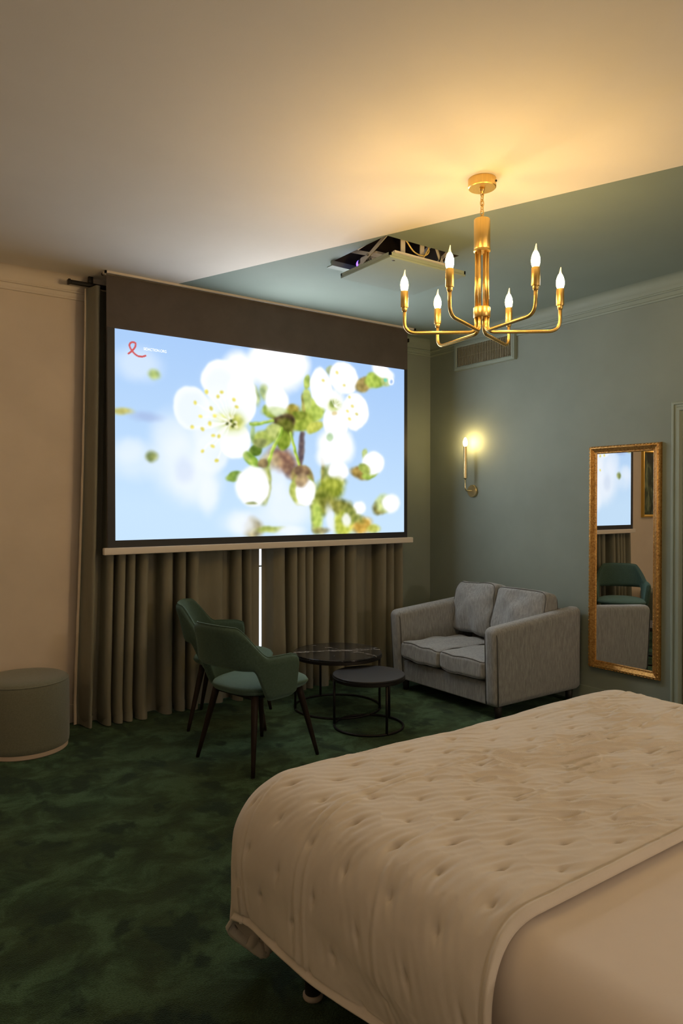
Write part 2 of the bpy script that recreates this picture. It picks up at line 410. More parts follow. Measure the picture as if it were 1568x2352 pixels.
def seg(u0, v0, u1, v1, w_, soft=.4):
    ax, ay = u0 * AS, v0; bx_, by = u1 * AS, v1; dx, dy = bx_ - ax, by - ay
    t_ = np.clip(((X - ax) * dx + (Yv - ay) * dy) / (dx * dx + dy * dy), 0, 1)
    d_ = np.hypot(X - ax - t_ * dx, Yv - ay - t_ * dy); return 1 - sstep(w_ * (1 - soft), w_ * (1 + soft), d_)
over(ell(0.0640, 0.8444, 0.0605, 0.0767, 0.00, 0.55, 0.50, 0.00, 0), (0.93, 0.955, 0.99))
over(ell(0.0522, 0.3829, 0.0656, 0.0862, 0.00, 0.55, 0.45, 0.00, 0), (0.93, 0.955, 0.99))
over(ell(0.1947, 0.3820, 0.0833, 0.1699, 0.00, 0.55, 0.75, 0.00, 0), (0.93, 0.955, 0.99))
over(ell(0.1537, 0.5177, 0.0522, 0.1085, 0.00, 0.55, 0.50, 0.00, 0), (0.93, 0.955, 0.99))
over(ell(0.2367, 0.2833, 0.0671, 0.1113, 0.00, 0.55, 0.60, 0.00, 0), (0.93, 0.955, 0.99))
over(ell(0.5271, 0.1499, 0.0931, 0.1207, 0.00, 0.55, 0.75, 0.00, 0), (0.93, 0.955, 0.99))
over(ell(0.3825, 0.0769, 0.0728, 0.0633, 0.00, 0.55, 0.45, 0.00, 0), (0.93, 0.955, 0.99))
over(ell(0.4918, 0.3131, 0.0421, 0.0978, 0.00, 0.55, 0.70, 0.00, 0), (0.93, 0.955, 0.99))
over(ell(0.2673, 0.2230, 0.0279, 0.0970, 0.00, 0.55, 0.75, 0.00, 0), (0.93, 0.955, 0.99))
over(ell(0.0359, 0.4295, 0.0379, 0.0572, 0.00, 0.55, 0.40, 0.00, 0), (0.93, 0.955, 0.99))
over(ell(0.1946, 0.3420, 0.0268, 0.0600, 0.20, 0.60, 0.60, 0.00, 0), (0.8, 0.85, 0.93))
over(ell(0.0856, 0.5958, 0.0390, 0.0232, 0.00, 0.70, 0.55, 0.00, 0), (0.62, 0.68, 0.84))
over(ell(0.0175, 0.6146, 0.0267, 0.0170, 0.00, 0.60, 0.90, 0.00, 0), (0.8, 0.76, 0.4))
over(ell(0.1056, 0.8023, 0.0158, 0.0233, 0.00, 0.60, 0.95, 0.00, 0), (0.7, 0.77, 0.45))
over(ell(0.0993, 0.4034, 0.0157, 0.0233, 0.00, 0.60, 0.95, 0.00, 0), (0.52, 0.56, 0.3))
over(ell(0.3668, 0.8692, 0.0557, 0.0994, 0.00, 0.35, 1.00, 0.00, 0), (0.985, 0.99, 1.0))
over(ell(0.4921, 0.9041, 0.0982, 0.1191, 0.00, 0.35, 1.00, 0.00, 0), (0.985, 0.99, 1.0))
over(ell(0.5563, 0.9442, 0.0544, 0.0826, 0.50, 0.35, 1.00, 0.00, 0), (0.985, 0.99, 1.0))
over(ell(0.4438, 0.9641, 0.0410, 0.0534, 0.00, 0.40, 1.00, 0.00, 0), (0.985, 0.99, 1.0))
over(seg(0.5854, 0.5614, 0.5743, 0.3606, 0.0170, 0.60), (0.42, 0.36, 0.36))
over(seg(0.6644, 0.4673, 0.6605, 0.2968, 0.0123, 0.80), (0.55, 0.52, 0.3))
over(seg(0.6225, 0.2056, 0.6338, 0.0251, 0.0189, 0.90), (0.5, 0.48, 0.4))
over(ell(0.5165, 0.4124, 0.0533, 0.0601, -0.40, 0.50, 0.95, 0.00, 0), (0.58, 0.42, 0.33))
over(ell(0.5344, 0.3587, 0.0287, 0.0329, -0.80, 0.50, 0.90, 0.00, 0), (0.48, 0.36, 0.3))
over(ell(0.4709, 0.4095, 0.0347, 0.0432, 0.00, 0.60, 0.70, 0.00, 0), (0.75, 0.68, 0.5))
over(ell(0.7149, 0.5056, 0.0709, 0.1092, 0.00, 0.30, 1.00, 0.00, 0), (0.985, 0.99, 1.0))
over(ell(0.6682, 0.4335, 0.0308, 0.0455, 0.00, 0.50, 0.80, 0.00, 0), (0.985, 0.99, 1.0))
over(ell(0.7228, 0.3587, 0.0412, 0.0576, 0.00, 0.20, 1.00, 0.10, 0), (0.985, 0.99, 1.0))
over(ell(0.6836, 0.3432, 0.0272, 0.0457, 0.00, 0.50, 0.90, 0.00, 0), (0.55, 0.58, 0.28))
over(ell(0.7188, 0.2986, 0.0355, 0.0230, 0.00, 0.50, 0.70, 0.00, 0), (0.55, 0.58, 0.28))
over(ell(0.7188, 0.3585, 0.0395, 0.0530, 0.00, 0.20, 1.00, 0.00, 0), (0.985, 0.99, 1.0))
over(ell(0.6914, 0.2577, 0.0584, 0.0687, 0.00, 0.35, 1.00, 0.50, 3), (0.58, 0.62, 0.22))
over(ell(0.6605, 0.1832, 0.0384, 0.0682, 0.00, 0.40, 1.00, 0.50, 4), (0.52, 0.55, 0.22))
over(ell(0.7188, 0.1545, 0.0632, 0.0484, -0.30, 0.40, 1.00, 0.50, 5), (0.5, 0.5, 0.22))
over(ell(0.6376, 0.0984, 0.0212, 0.0847, 0.10, 0.50, 1.00, 0.00, 0), (0.72, 0.8, 0.38))
over(ell(0.7467, 0.0557, 0.0481, 0.0697, 0.00, 0.40, 1.00, 0.40, 6), (0.75, 0.78, 0.32))
over(ell(0.8202, 0.0417, 0.0416, 0.0450, 0.30, 0.45, 1.00, 0.40, 7), (0.82, 0.66, 0.3))
over(ell(0.7668, 0.1018, 0.0324, 0.0397, 0.00, 0.50, 1.00, 0.00, 0), (0.55, 0.6, 0.22))
over(ell(0.8664, 0.0223, 0.0255, 0.0239, 0.00, 0.50, 0.90, 0.00, 0), (0.75, 0.75, 0.3))
over(ell(0.7790, 0.1133, 0.0489, 0.0293, -0.50, 0.50, 0.90, 0.00, 0), (0.52, 0.55, 0.25))
over(ell(0.6914, 0.0860, 0.0171, 0.0802, 0.20, 0.50, 0.80, 0.00, 0), (0.93, 0.955, 0.99))
over(ell(0.7547, 0.0787, 0.0193, 0.0372, 0.40, 0.40, 0.85, 0.00, 0), (0.985, 0.99, 1.0))
over(ell(0.4091, 0.0443, 0.0322, 0.0479, 0.00, 0.50, 0.95, 0.40, 8), (0.66, 0.6, 0.42))
over(ell(0.4706, 0.0367, 0.0486, 0.0184, 0.00, 0.50, 0.95, 0.00, 0), (0.7, 0.74, 0.36))
over(ell(0.3759, 0.0666, 0.0396, 0.0527, 0.00, 0.60, 0.80, 0.00, 0), (0.93, 0.955, 0.99))
over(ell(0.5414, 0.0231, 0.0505, 0.0276, 0.00, 0.50, 0.80, 0.00, 0), (0.93, 0.955, 0.99))
over(ell(0.6566, 0.0243, 0.0276, 0.0204, 0.00, 0.50, 0.80, 0.00, 0), (0.55, 0.5, 0.3))
over(ell(0.8077, 0.1482, 0.0264, 0.0401, 0.00, 0.25, 1.00, 0.00, 0), (0.985, 0.99, 1.0))
over(ell(0.7749, 0.1251, 0.0163, 0.0292, 0.00, 0.50, 0.80, 0.00, 0), (0.55, 0.58, 0.28))
over(ell(0.8963, 0.1537, 0.0362, 0.0434, 0.30, 0.30, 1.00, 0.00, 0), (0.5, 0.48, 0.26))
over(ell(0.9136, 0.1778, 0.0391, 0.0544, 0.20, 0.30, 0.90, 0.00, 0), (0.78, 0.84, 0.55))
over(ell(0.9416, 0.1779, 0.0397, 0.0548, 0.00, 0.25, 1.00, 0.00, 0), (0.985, 0.99, 1.0))
over(ell(0.8118, 0.3546, 0.0414, 0.0354, -0.20, 0.30, 1.00, 0.00, 0), (0.58, 0.48, 0.24))
over(ell(0.8494, 0.3444, 0.0337, 0.0214, 0.20, 0.30, 1.00, 0.00, 0), (0.6, 0.7, 0.3))
over(ell(0.8284, 0.4678, 0.0100, 0.0355, -0.20, 0.40, 0.90, 0.00, 0), (0.72, 0.78, 0.45))
over(ell(0.8646, 0.4167, 0.0475, 0.0692, 0.00, 0.14, 1.00, 0.00, 0), (0.985, 0.99, 1.0))
over(ell(0.8284, 0.3791, 0.0250, 0.0296, -0.40, 0.30, 1.00, 0.00, 0), (0.62, 0.68, 0.32))
over(ell(0.4199, 0.7519, 0.0135, 0.0531, 0.30, 0.40, 0.90, 0.00, 0), (0.68, 0.74, 0.45))
over(ell(0.4505, 0.7728, 0.0171, 0.0429, 0.00, 0.40, 0.90, 0.00, 0), (0.7, 0.76, 0.48))
over(ell(0.5417, 0.6779, 0.0324, 0.0373, 0.20, 0.25, 1.00, 0.50, 1), (0.66, 0.6, 0.26))
over(ell(0.4711, 0.6738, 0.0291, 0.0323, -0.30, 0.25, 1.00, 0.50, 2), (0.6, 0.68, 0.28))
over(ell(0.4920, 0.6712, 0.0421, 0.0325, 0.00, 0.30, 1.00, 0.40, 3), (0.62, 0.7, 0.3))
over(ell(0.6226, 0.6942, 0.0466, 0.0651, 0.20, 0.18, 1.00, 0.30, 4), (0.68, 0.76, 0.34))
over(ell(0.6017, 0.7584, 0.0178, 0.0558, 0.10, 0.20, 1.00, 0.00, 0), (0.74, 0.8, 0.44))
over(ell(0.6018, 0.8531, 0.0126, 0.0424, -0.15, 0.20, 1.00, 0.00, 0), (0.66, 0.74, 0.36))
over(ell(0.5869, 0.7172, 0.0059, 0.0667, 0.10, 0.30, 0.90, 0.00, 0), (0.62, 0.6, 0.32))
over(ell(0.5817, 0.6221, 0.0441, 0.0500, 0.20, 0.20, 1.00, 0.45, 5), (0.64, 0.7, 0.28))
over(ell(0.6301, 0.6053, 0.0339, 0.0292, 0.40, 0.25, 1.00, 0.30, 6), (0.74, 0.76, 0.34))
over(ell(0.5744, 0.6656, 0.0293, 0.0244, 0.00, 0.30, 1.00, 0.00, 0), (0.5, 0.55, 0.2))
over(ell(0.5167, 0.6199, 0.0370, 0.0393, 0.20, 0.30, 1.00, 0.50, 6), (0.33, 0.27, 0.18))
over(ell(0.5238, 0.5770, 0.0300, 0.0547, 0.00, 0.30, 1.00, 0.50, 7), (0.4, 0.42, 0.16))
over(seg(0.4029, 0.5937, 0.4815, 0.6223, 0.0085, 0.40), (0.6, 0.74, 0.28))
over(seg(0.4063, 0.5984, 0.4780, 0.6262, 0.0028, 0.40), (0.8, 0.86, 0.5))
over(ell(0.4503, 0.5316, 0.0425, 0.0472, 0.35, 0.22, 1.00, 0.40, 8), (0.66, 0.72, 0.36))
over(ell(0.4849, 0.5675, 0.0280, 0.0390, 0.20, 0.25, 1.00, 0.30, 9), (0.74, 0.78, 0.46))
over(ell(0.5166, 0.5217, 0.0256, 0.0502, 0.00, 0.20, 1.00, 0.30, 2), (0.52, 0.6, 0.2))
over(ell(0.4196, 0.4595, 0.0229, 0.0277, 0.30, 0.20, 1.00, 0.00, 0), (0.36, 0.46, 0.16))
over(ell(0.4366, 0.5036, 0.0232, 0.0235, 0.20, 0.30, 1.00, 0.00, 0), (0.55, 0.58, 0.34))
over(ell(0.4096, 0.5489, 0.0081, 0.0424, -0.10, 0.40, 0.80, 0.00, 0), (0.6, 0.7, 0.4))
over(seg(0.5103, 0.5865, 0.4584, 0.3818, 0.0104, 0.40), (0.66, 0.78, 0.3))
over(seg(0.5074, 0.5862, 0.4571, 0.3925, 0.0033, 0.40), (0.82, 0.88, 0.5))
over(seg(0.5417, 0.5625, 0.5743, 0.3806, 0.0080, 0.40), (0.6, 0.72, 0.26))
over(seg(0.5388, 0.5622, 0.5706, 0.3826, 0.0024, 0.40), (0.78, 0.84, 0.46))
over(ell(0.4934, 0.7365, 0.0407, 0.0802, 0.10, 0.16, 1.00, 0.00, 0), (0.985, 0.99, 1.0))
over(ell(0.4934, 0.6768, 0.0337, 0.0239, 0.00, 0.40, 0.80, 0.00, 0), (0.8, 0.86, 0.62))
over(ell(0.6915, 0.9374, 0.0171, 0.0251, 0.40, 0.25, 0.90, 0.00, 0), (0.66, 0.7, 0.5))
over(ell(0.6545, 0.8308, 0.0420, 0.1096, 0.10, 0.08, 1.00, 0.00, 0), (0.985, 0.99, 1.0))
over(ell(0.7451, 0.9016, 0.0591, 0.0925, -0.30, 0.08, 1.00, 0.00, 0), (0.985, 0.99, 1.0))
over(ell(0.7887, 0.7131, 0.0556, 0.1100, -0.30, 0.08, 1.00, 0.00, 0), (0.985, 0.99, 1.0))
over(ell(0.7110, 0.6430, 0.0503, 0.0918, 0.10, 0.10, 1.00, 0.00, 0), (0.985, 0.99, 1.0))
over(ell(0.6953, 0.7612, 0.0468, 0.0685, 0.00, 0.30, 1.00, 0.00, 0), (0.985, 0.99, 1.0))
over(ell(0.7307, 0.8414, 0.0238, 0.0691, -0.40, 0.50, 0.50, 0.00, 0), (0.93, 0.955, 0.99))
over(ell(0.6568, 0.8176, 0.0229, 0.0679, 0.10, 0.50, 0.40, 0.00, 0), (0.93, 0.955, 0.99))
over(ell(0.7789, 0.7328, 0.0325, 0.0583, -0.30, 0.50, 0.45, 0.00, 0), (0.93, 0.955, 0.99))
over(ell(0.7071, 0.7366, 0.0251, 0.0344, 0.20, 0.50, 0.90, 0.00, 0), (0.8, 0.84, 0.5))
over(ell(0.6992, 0.7446, 0.0109, 0.0183, 0.00, 0.40, 0.90, 0.00, 0), (0.55, 0.62, 0.3))
over(ell(0.7071, 0.6907, 0.0110, 0.0115, 0.00, 0.40, 0.90, 0.00, 0), (0.86, 0.78, 0.55))
over(ell(0.6899, 0.5549, 0.0124, 0.0228, 0.20, 0.40, 0.90, 0.00, 0), (0.66, 0.78, 0.6))
over(seg(0.7071, 0.7343, 0.6660, 0.8747, 0.0019, 0.60), (0.97, 0.97, 0.93))
over(seg(0.7071, 0.7343, 0.7165, 0.9262, 0.0019, 0.60), (0.97, 0.97, 0.93))
over(seg(0.7071, 0.7343, 0.7451, 0.8577, 0.0019, 0.60), (0.97, 0.97, 0.93))
over(seg(0.7071, 0.7343, 0.7652, 0.7914, 0.0019, 0.60), (0.97, 0.97, 0.93))
over(seg(0.7071, 0.7343, 0.7789, 0.7445, 0.0019, 0.60), (0.97, 0.97, 0.93))
over(seg(0.7071, 0.7343, 0.7595, 0.7115, 0.0019, 0.60), (0.97, 0.97, 0.93))
over(seg(0.7071, 0.7343, 0.7936, 0.7032, 0.0019, 0.60), (0.97, 0.97, 0.93))
over(seg(0.7071, 0.7343, 0.7668, 0.6671, 0.0019, 0.60), (0.97, 0.97, 0.93))
over(seg(0.7071, 0.7343, 0.7443, 0.7106, 0.0019, 0.60), (0.97, 0.97, 0.93))
over(seg(0.7071, 0.7343, 0.7268, 0.7601, 0.0019, 0.60), (0.97, 0.97, 0.93))
over(ell(0.6660, 0.8747, 0.0054, 0.0079, 0.00, 0.30, 1.00, 0.00, 0), (0.88, 0.82, 0.42))
over(ell(0.7165, 0.9262, 0.0055, 0.0080, 0.00, 0.30, 1.00, 0.00, 0), (0.88, 0.82, 0.42))
over(ell(0.7451, 0.8577, 0.0056, 0.0081, 0.00, 0.30, 1.00, 0.00, 0), (0.88, 0.82, 0.42))
over(ell(0.7652, 0.7914, 0.0057, 0.0081, 0.00, 0.30, 1.00, 0.00, 0), (0.88, 0.82, 0.42))
over(ell(0.7789, 0.7445, 0.0057, 0.0082, 0.00, 0.30, 1.00, 0.00, 0), (0.88, 0.82, 0.42))
over(ell(0.7595, 0.7115, 0.0056, 0.0081, 0.00, 0.30, 1.00, 0.00, 0), (0.88, 0.82, 0.42))
over(ell(0.7936, 0.7032, 0.0057, 0.0082, 0.00, 0.30, 1.00, 0.00, 0), (0.88, 0.82, 0.42))
over(ell(0.7668, 0.6671, 0.0057, 0.0081, 0.00, 0.30, 1.00, 0.00, 0), (0.88, 0.82, 0.42))
over(ell(0.2800, 0.4383, 0.0531, 0.1126, -0.45, 0.20, 0.80, 0.00, 0), (0.93, 0.955, 0.99))
over(ell(0.3502, 0.5063, 0.0520, 0.0960, 0.10, 0.10, 1.00, 0.00, 0), (0.985, 0.99, 1.0))
over(ell(0.2160, 0.6545, 0.0554, 0.1124, 0.20, 0.07, 1.00, 0.00, 0), (0.945, 0.965, 0.995))
over(ell(0.2190, 0.6449, 0.0446, 0.0904, 0.20, 0.25, 1.00, 0.00, 0), (0.905, 0.94, 0.985))
over(ell(0.3088, 0.8117, 0.0634, 0.1071, 0.35, 0.07, 1.00, 0.00, 0), (0.97, 0.98, 1.0))
over(ell(0.3056, 0.7905, 0.0456, 0.0823, 0.30, 0.35, 1.00, 0.00, 0), (0.925, 0.95, 0.99))
over(ell(0.3765, 0.7188, 0.0487, 0.1313, -0.05, 0.08, 1.00, 0.00, 0), (0.985, 0.99, 1.0))
over(ell(0.3181, 0.6584, 0.0702, 0.1137, 0.00, 0.30, 0.90, 0.00, 0), (0.95, 0.968, 0.99))
over(ell(0.2677, 0.5292, 0.0496, 0.0816, -0.50, 0.35, 0.80, 0.00, 0), (0.93, 0.955, 0.985))
over(ell(0.3700, 0.7807, 0.0394, 0.0734, -0.40, 0.30, 1.00, 0.00, 0), (0.985, 0.99, 1.0))
over(ell(0.3386, 0.5988, 0.0452, 0.0603, 0.00, 0.70, 0.75, 0.00, 0), (0.84, 0.88, 0.62))
over(ell(0.3438, 0.5942, 0.0285, 0.0396, 0.20, 0.50, 0.90, 0.60, 4), (0.7, 0.72, 0.3))
over(ell(0.3181, 0.6170, 0.0255, 0.0165, -0.40, 0.40, 0.80, 0.00, 0), (0.8, 0.84, 0.45))
over(seg(0.3386, 0.5988, 0.2263, 0.6831, 0.0024, 0.60), (0.985, 0.985, 0.96))
over(seg(0.3386, 0.5988, 0.2420, 0.6217, 0.0024, 0.60), (0.985, 0.985, 0.96))
over(seg(0.3386, 0.5988, 0.2618, 0.7443, 0.0024, 0.60), (0.985, 0.985, 0.96))
over(seg(0.3386, 0.5988, 0.2973, 0.7254, 0.0024, 0.60), (0.985, 0.985, 0.96))
over(seg(0.3386, 0.5988, 0.3100, 0.7521, 0.0024, 0.60), (0.985, 0.985, 0.96))
over(seg(0.3386, 0.5988, 0.2759, 0.6608, 0.0024, 0.60), (0.985, 0.985, 0.96))
over(seg(0.3386, 0.5988, 0.2890, 0.6267, 0.0024, 0.60), (0.985, 0.985, 0.96))
over(seg(0.3386, 0.5988, 0.2189, 0.5574, 0.0024, 0.60), (0.985, 0.985, 0.96))
over(seg(0.3386, 0.5988, 0.2474, 0.5555, 0.0024, 0.60), (0.985, 0.985, 0.96))
over(seg(0.3386, 0.5988, 0.2709, 0.5826, 0.0024, 0.60), (0.985, 0.985, 0.96))
over(seg(0.3386, 0.5988, 0.2808, 0.5254, 0.0024, 0.60), (0.985, 0.985, 0.96))
over(seg(0.3386, 0.5988, 0.2977, 0.5220, 0.0024, 0.60), (0.985, 0.985, 0.96))
over(seg(0.3386, 0.5988, 0.2801, 0.4670, 0.0024, 0.60), (0.985, 0.985, 0.96))
over(seg(0.3386, 0.5988, 0.2485, 0.4410, 0.0024, 0.60), (0.985, 0.985, 0.96))
over(seg(0.3386, 0.5988, 0.2931, 0.3962, 0.0024, 0.60), (0.985, 0.985, 0.96))
over(seg(0.3386, 0.5988, 0.3471, 0.7186, 0.0024, 0.60), (0.985, 0.985, 0.96))
over(seg(0.3386, 0.5988, 0.3568, 0.6814, 0.0024, 0.60), (0.985, 0.985, 0.96))
over(ell(0.3438, 0.6202, 0.0058, 0.0094, 0.00, 0.30, 1.00, 0.00, 0), (0.93, 0.92, 0.74))
over(ell(0.3535, 0.5953, 0.0059, 0.0094, 0.00, 0.30, 1.00, 0.00, 0), (0.93, 0.92, 0.74))
over(ell(0.3373, 0.5830, 0.0058, 0.0094, 0.00, 0.30, 1.00, 0.00, 0), (0.93, 0.92, 0.74))
over(ell(0.3567, 0.5748, 0.0059, 0.0094, 0.00, 0.30, 1.00, 0.00, 0), (0.93, 0.92, 0.74))
over(ell(0.3309, 0.6031, 0.0058, 0.0093, 0.00, 0.30, 1.00, 0.00, 0), (0.93, 0.92, 0.74))
over(ell(0.3470, 0.5789, 0.0058, 0.0094, 0.00, 0.30, 1.00, 0.00, 0), (0.93, 0.92, 0.74))
over(ell(0.3502, 0.5845, 0.0052, 0.0073, 0.00, 0.30, 1.00, 0.00, 0), (0.4, 0.42, 0.18))
over(ell(0.3386, 0.6009, 0.0052, 0.0073, 0.00, 0.30, 1.00, 0.00, 0), (0.4, 0.42, 0.18))
over(ell(0.3437, 0.5734, 0.0052, 0.0073, 0.00, 0.30, 1.00, 0.00, 0), (0.4, 0.42, 0.18))
over(ell(0.3257, 0.5869, 0.0051, 0.0073, 0.00, 0.30, 1.00, 0.00, 0), (0.4, 0.42, 0.18))
over(ell(0.2263, 0.6831, 0.0057, 0.0096, 0.00, 0.30, 1.00, 0.00, 0), (0.89, 0.84, 0.36))
over(ell(0.2420, 0.6217, 0.0058, 0.0096, 0.00, 0.30, 1.00, 0.00, 0), (0.89, 0.84, 0.36))
over(ell(0.2618, 0.7443, 0.0059, 0.0097, 0.00, 0.30, 1.00, 0.00, 0), (0.89, 0.84, 0.36))
over(ell(0.2973, 0.7254, 0.0060, 0.0098, 0.00, 0.30, 1.00, 0.00, 0), (0.89, 0.84, 0.36))
over(ell(0.3100, 0.7521, 0.0060, 0.0098, 0.00, 0.30, 1.00, 0.00, 0), (0.89, 0.84, 0.36))
over(ell(0.2759, 0.6608, 0.0059, 0.0097, 0.00, 0.30, 1.00, 0.00, 0), (0.89, 0.84, 0.36))
over(ell(0.2890, 0.6267, 0.0060, 0.0097, 0.00, 0.30, 1.00, 0.00, 0), (0.89, 0.84, 0.36))
over(ell(0.2189, 0.5574, 0.0057, 0.0096, 0.00, 0.30, 1.00, 0.00, 0), (0.89, 0.84, 0.36))
over(ell(0.2474, 0.5555, 0.0058, 0.0096, 0.00, 0.30, 1.00, 0.00, 0), (0.89, 0.84, 0.36))
over(ell(0.2709, 0.5826, 0.0059, 0.0097, 0.00, 0.30, 1.00, 0.00, 0), (0.89, 0.84, 0.36))
over(ell(0.2808, 0.5254, 0.0059, 0.0097, 0.00, 0.30, 1.00, 0.00, 0), (0.89, 0.84, 0.36))
over(ell(0.2977, 0.5220, 0.0060, 0.0098, 0.00, 0.30, 1.00, 0.00, 0), (0.89, 0.84, 0.36))
over(ell(0.2801, 0.4670, 0.0059, 0.0097, 0.00, 0.30, 1.00, 0.00, 0), (0.89, 0.84, 0.36))
over(ell(0.2485, 0.4410, 0.0058, 0.0096, 0.00, 0.30, 1.00, 0.00, 0), (0.89, 0.84, 0.36))
over(ell(0.2931, 0.3962, 0.0060, 0.0098, 0.00, 0.30, 1.00, 0.00, 0), (0.89, 0.84, 0.36))
over(ell(0.3471, 0.7186, 0.0062, 0.0099, 0.00, 0.30, 1.00, 0.00, 0), (0.89, 0.84, 0.36))
over(ell(0.3568, 0.6814, 0.0062, 0.0099, 0.00, 0.30, 1.00, 0.00, 0), (0.89, 0.84, 0.36))
over(ell(0.4061, 0.4033, 0.0322, 0.0297, -0.70, 0.20, 1.00, 0.00, 0), (0.55, 0.68, 0.26))
over(ell(0.3928, 0.4151, 0.0173, 0.0148, -0.70, 0.30, 0.90, 0.00, 0), (0.7, 0.78, 0.42))
over(ell(0.3500, 0.3162, 0.0299, 0.0251, 0.35, 0.20, 1.00, 0.00, 0), (0.46, 0.58, 0.24))
over(ell(0.4501, 0.2740, 0.0247, 0.1074, -0.10, 0.20, 1.00, 0.00, 0), (0.6, 0.64, 0.34))
over(ell(0.4433, 0.3917, 0.0178, 0.0236, 0.20, 0.30, 1.00, 0.00, 0), (0.58, 0.5, 0.34))
over(ell(0.4107, 0.2655, 0.0578, 0.1063, 0.15, 0.12, 1.00, 0.00, 0), (0.985, 0.99, 1.0))
over(ell(0.4297, 0.3322, 0.0272, 0.0320, 0.20, 0.40, 0.60, 0.00, 0), (0.96, 0.95, 0.92))
over(ell(0.4059, 0.1772, 0.0201, 0.0085, 0.00, 0.40, 0.80, 0.00, 0), (0.55, 0.58, 0.28))
over(ell(0.5853, 0.3222, 0.0428, 0.0668, 0.00, 0.15, 1.00, 0.20, 3), (0.62, 0.55, 0.34))
over(ell(0.5853, 0.2498, 0.0487, 0.0869, 0.10, 0.12, 1.00, 0.00, 0), (0.7, 0.74, 0.36))
over(ell(0.5816, 0.3554, 0.0294, 0.0289, 0.00, 0.25, 1.00, 0.00, 0), (0.5, 0.4, 0.3))
over(ell(0.5964, 0.2389, 0.0371, 0.0737, -0.10, 0.14, 1.00, 0.00, 0), (0.985, 0.99, 1.0))
over(ell(0.5816, 0.3054, 0.0250, 0.0378, 0.30, 0.30, 0.95, 0.00, 0), (0.66, 0.56, 0.42))
over(ell(0.6150, 0.2617, 0.0150, 0.0337, -0.30, 0.30, 0.80, 0.00, 0), (0.97, 0.95, 0.93))
over(ell(0.5926, 0.1775, 0.0296, 0.0156, 0.00, 0.40, 0.80, 0.00, 0), (0.985, 0.99, 1.0))
over(ell(0.8258, 0.8786, 0.0383, 0.0425, 0.45, 0.22, 1.00, 0.00, 0), (0.66, 0.58, 0.34))
over(ell(0.8746, 0.9157, 0.0460, 0.0525, 0.30, 0.18, 1.00, 0.00, 0), (0.66, 0.75, 0.32))
over(ell(0.9063, 0.9671, 0.0484, 0.0409, -0.30, 0.20, 1.00, 0.00, 0), (0.985, 0.99, 1.0))
over(ell(0.9176, 0.9090, 0.0226, 0.0241, 0.00, 0.30, 0.80, 0.00, 0), (0.74, 0.8, 0.5))
over(ell(0.9167, 0.9197, 0.0078, 0.0109, 0.00, 0.20, 1.00, 0.00, 0), (0.45, 0.8, 0.68))
over(ell(0.9412, 0.9180, 0.0132, 0.0230, 0.00, 0.10, 1.00, 0.00, 0), (0.985, 0.99, 1.0))
over(ell(0.9421, 0.9145, 0.0062, 0.0109, 0.00, 0.20, 1.00, 0.00, 0), (0.62, 0.74, 0.92))
over(ell(0.9377, 0.9416, 0.0088, 0.0097, 0.00, 0.20, 1.00, 0.00, 0), (0.985, 0.99, 1.0))
def blur(a, n):
    k_ = np.hanning(2 * n + 3)[1:-1]; k_ /= k_.sum()
    for ax in (0, 1):
        p_ = np.pad(a, [(n, n) if q == ax else (0, 0) for q in range(3)], mode='edge')
        a = np.apply_along_axis(lambda r_: np.convolve(r_, k_, mode='valid'), ax, p_)
    return a
grain = sstep(.80, .55, img[..., 2])[..., None] * (.16 * pnoise(U0 * 60, V0 * 34, 75) + .12 * pnoise(U0 * 25, V0 * 15, 76))[..., None] * np.array([1, .9, .6])
img = np.clip(img + grain * .8, 0, 1)
glow = blur(np.clip((img.min(axis=2, keepdims=True) - .80) / .2, 0, 1) * img, 16)
img = 1 - (1 - blur(img, 2)) * (1 - .14 * glow)
X, Yv = U0 * AS, V0
RIB = [(0.0363, 0.8891), (0.0377, 0.8908), (0.0398, 0.8934), (0.0422, 0.8971), (0.0451, 0.9021), (0.0482, 0.9082), (0.0510, 0.9143), (0.0531, 0.9199), (0.0548, 0.9255), (0.0559, 0.9307), (0.0563, 0.9354), (0.0561, 0.9397), (0.0554, 0.9430), (0.0540, 0.9447), (0.0520, 0.9454), (0.0499, 0.9455), (0.0477, 0.9453), (0.0454, 0.9446), (0.0434, 0.9430), (0.0417, 0.9403), (0.0404, 0.9367), (0.0396, 0.9326), (0.0395, 0.9280), (0.0401, 0.9229), (0.0412, 0.9178), (0.0429, 0.9125), (0.0452, 0.9072), (0.0477, 0.9021), (0.0502, 0.8972), (0.0530, 0.8925), (0.0558, 0.8886), (0.0588, 0.8856), (0.0619, 0.8834), (0.0651, 0.8820), (0.0685, 0.8816), (0.0718, 0.8821), (0.0751, 0.8831), (0.0783, 0.8849), (0.0813, 0.8872), (0.0834, 0.8888)]
for (p_, q_) in zip(RIB[:-1], RIB[1:]): over(seg(*p_, *q_, .0042, .3), (.80, .36, .36))
lin = np.where(img <= .04045, img / 12.92, ((img + .055) / 1.055) ** 2.4)
lin = lin * (1 + 18. * sstep(.955, .988, blur(img.min(axis=2)[..., None], 7)[..., 0]) * sstep(.0, .03, np.minimum(V0, 1 - V0)))[..., None]
f = MB(); P = np.zeros((GW, GH, 3)); P[..., 0] = IX0 + U0 * (IX1 - IX0) - scr.location.x; P[..., 1] = -.0005; P[..., 2] = IZ0 + V0 * (IZ1 - IZ0) - scr.location.z
me = bpy.data.meshes.new('projected_image')
idx = np.arange(GW * GH).reshape(GW, GH)
q = np.stack([idx[:-1, :-1], idx[1:, :-1], idx[1:, 1:], idx[:-1, 1:]], -1).reshape(-1, 4)
me.from_pydata(P.reshape(-1, 3).tolist(), [], q.tolist())
at = me.color_attributes.new('picture', 'FLOAT_COLOR', 'POINT')
at.data.foreach_set('color', np.concatenate([lin, np.ones((GW, GH, 1))], -1).reshape(-1).astype(np.float32))
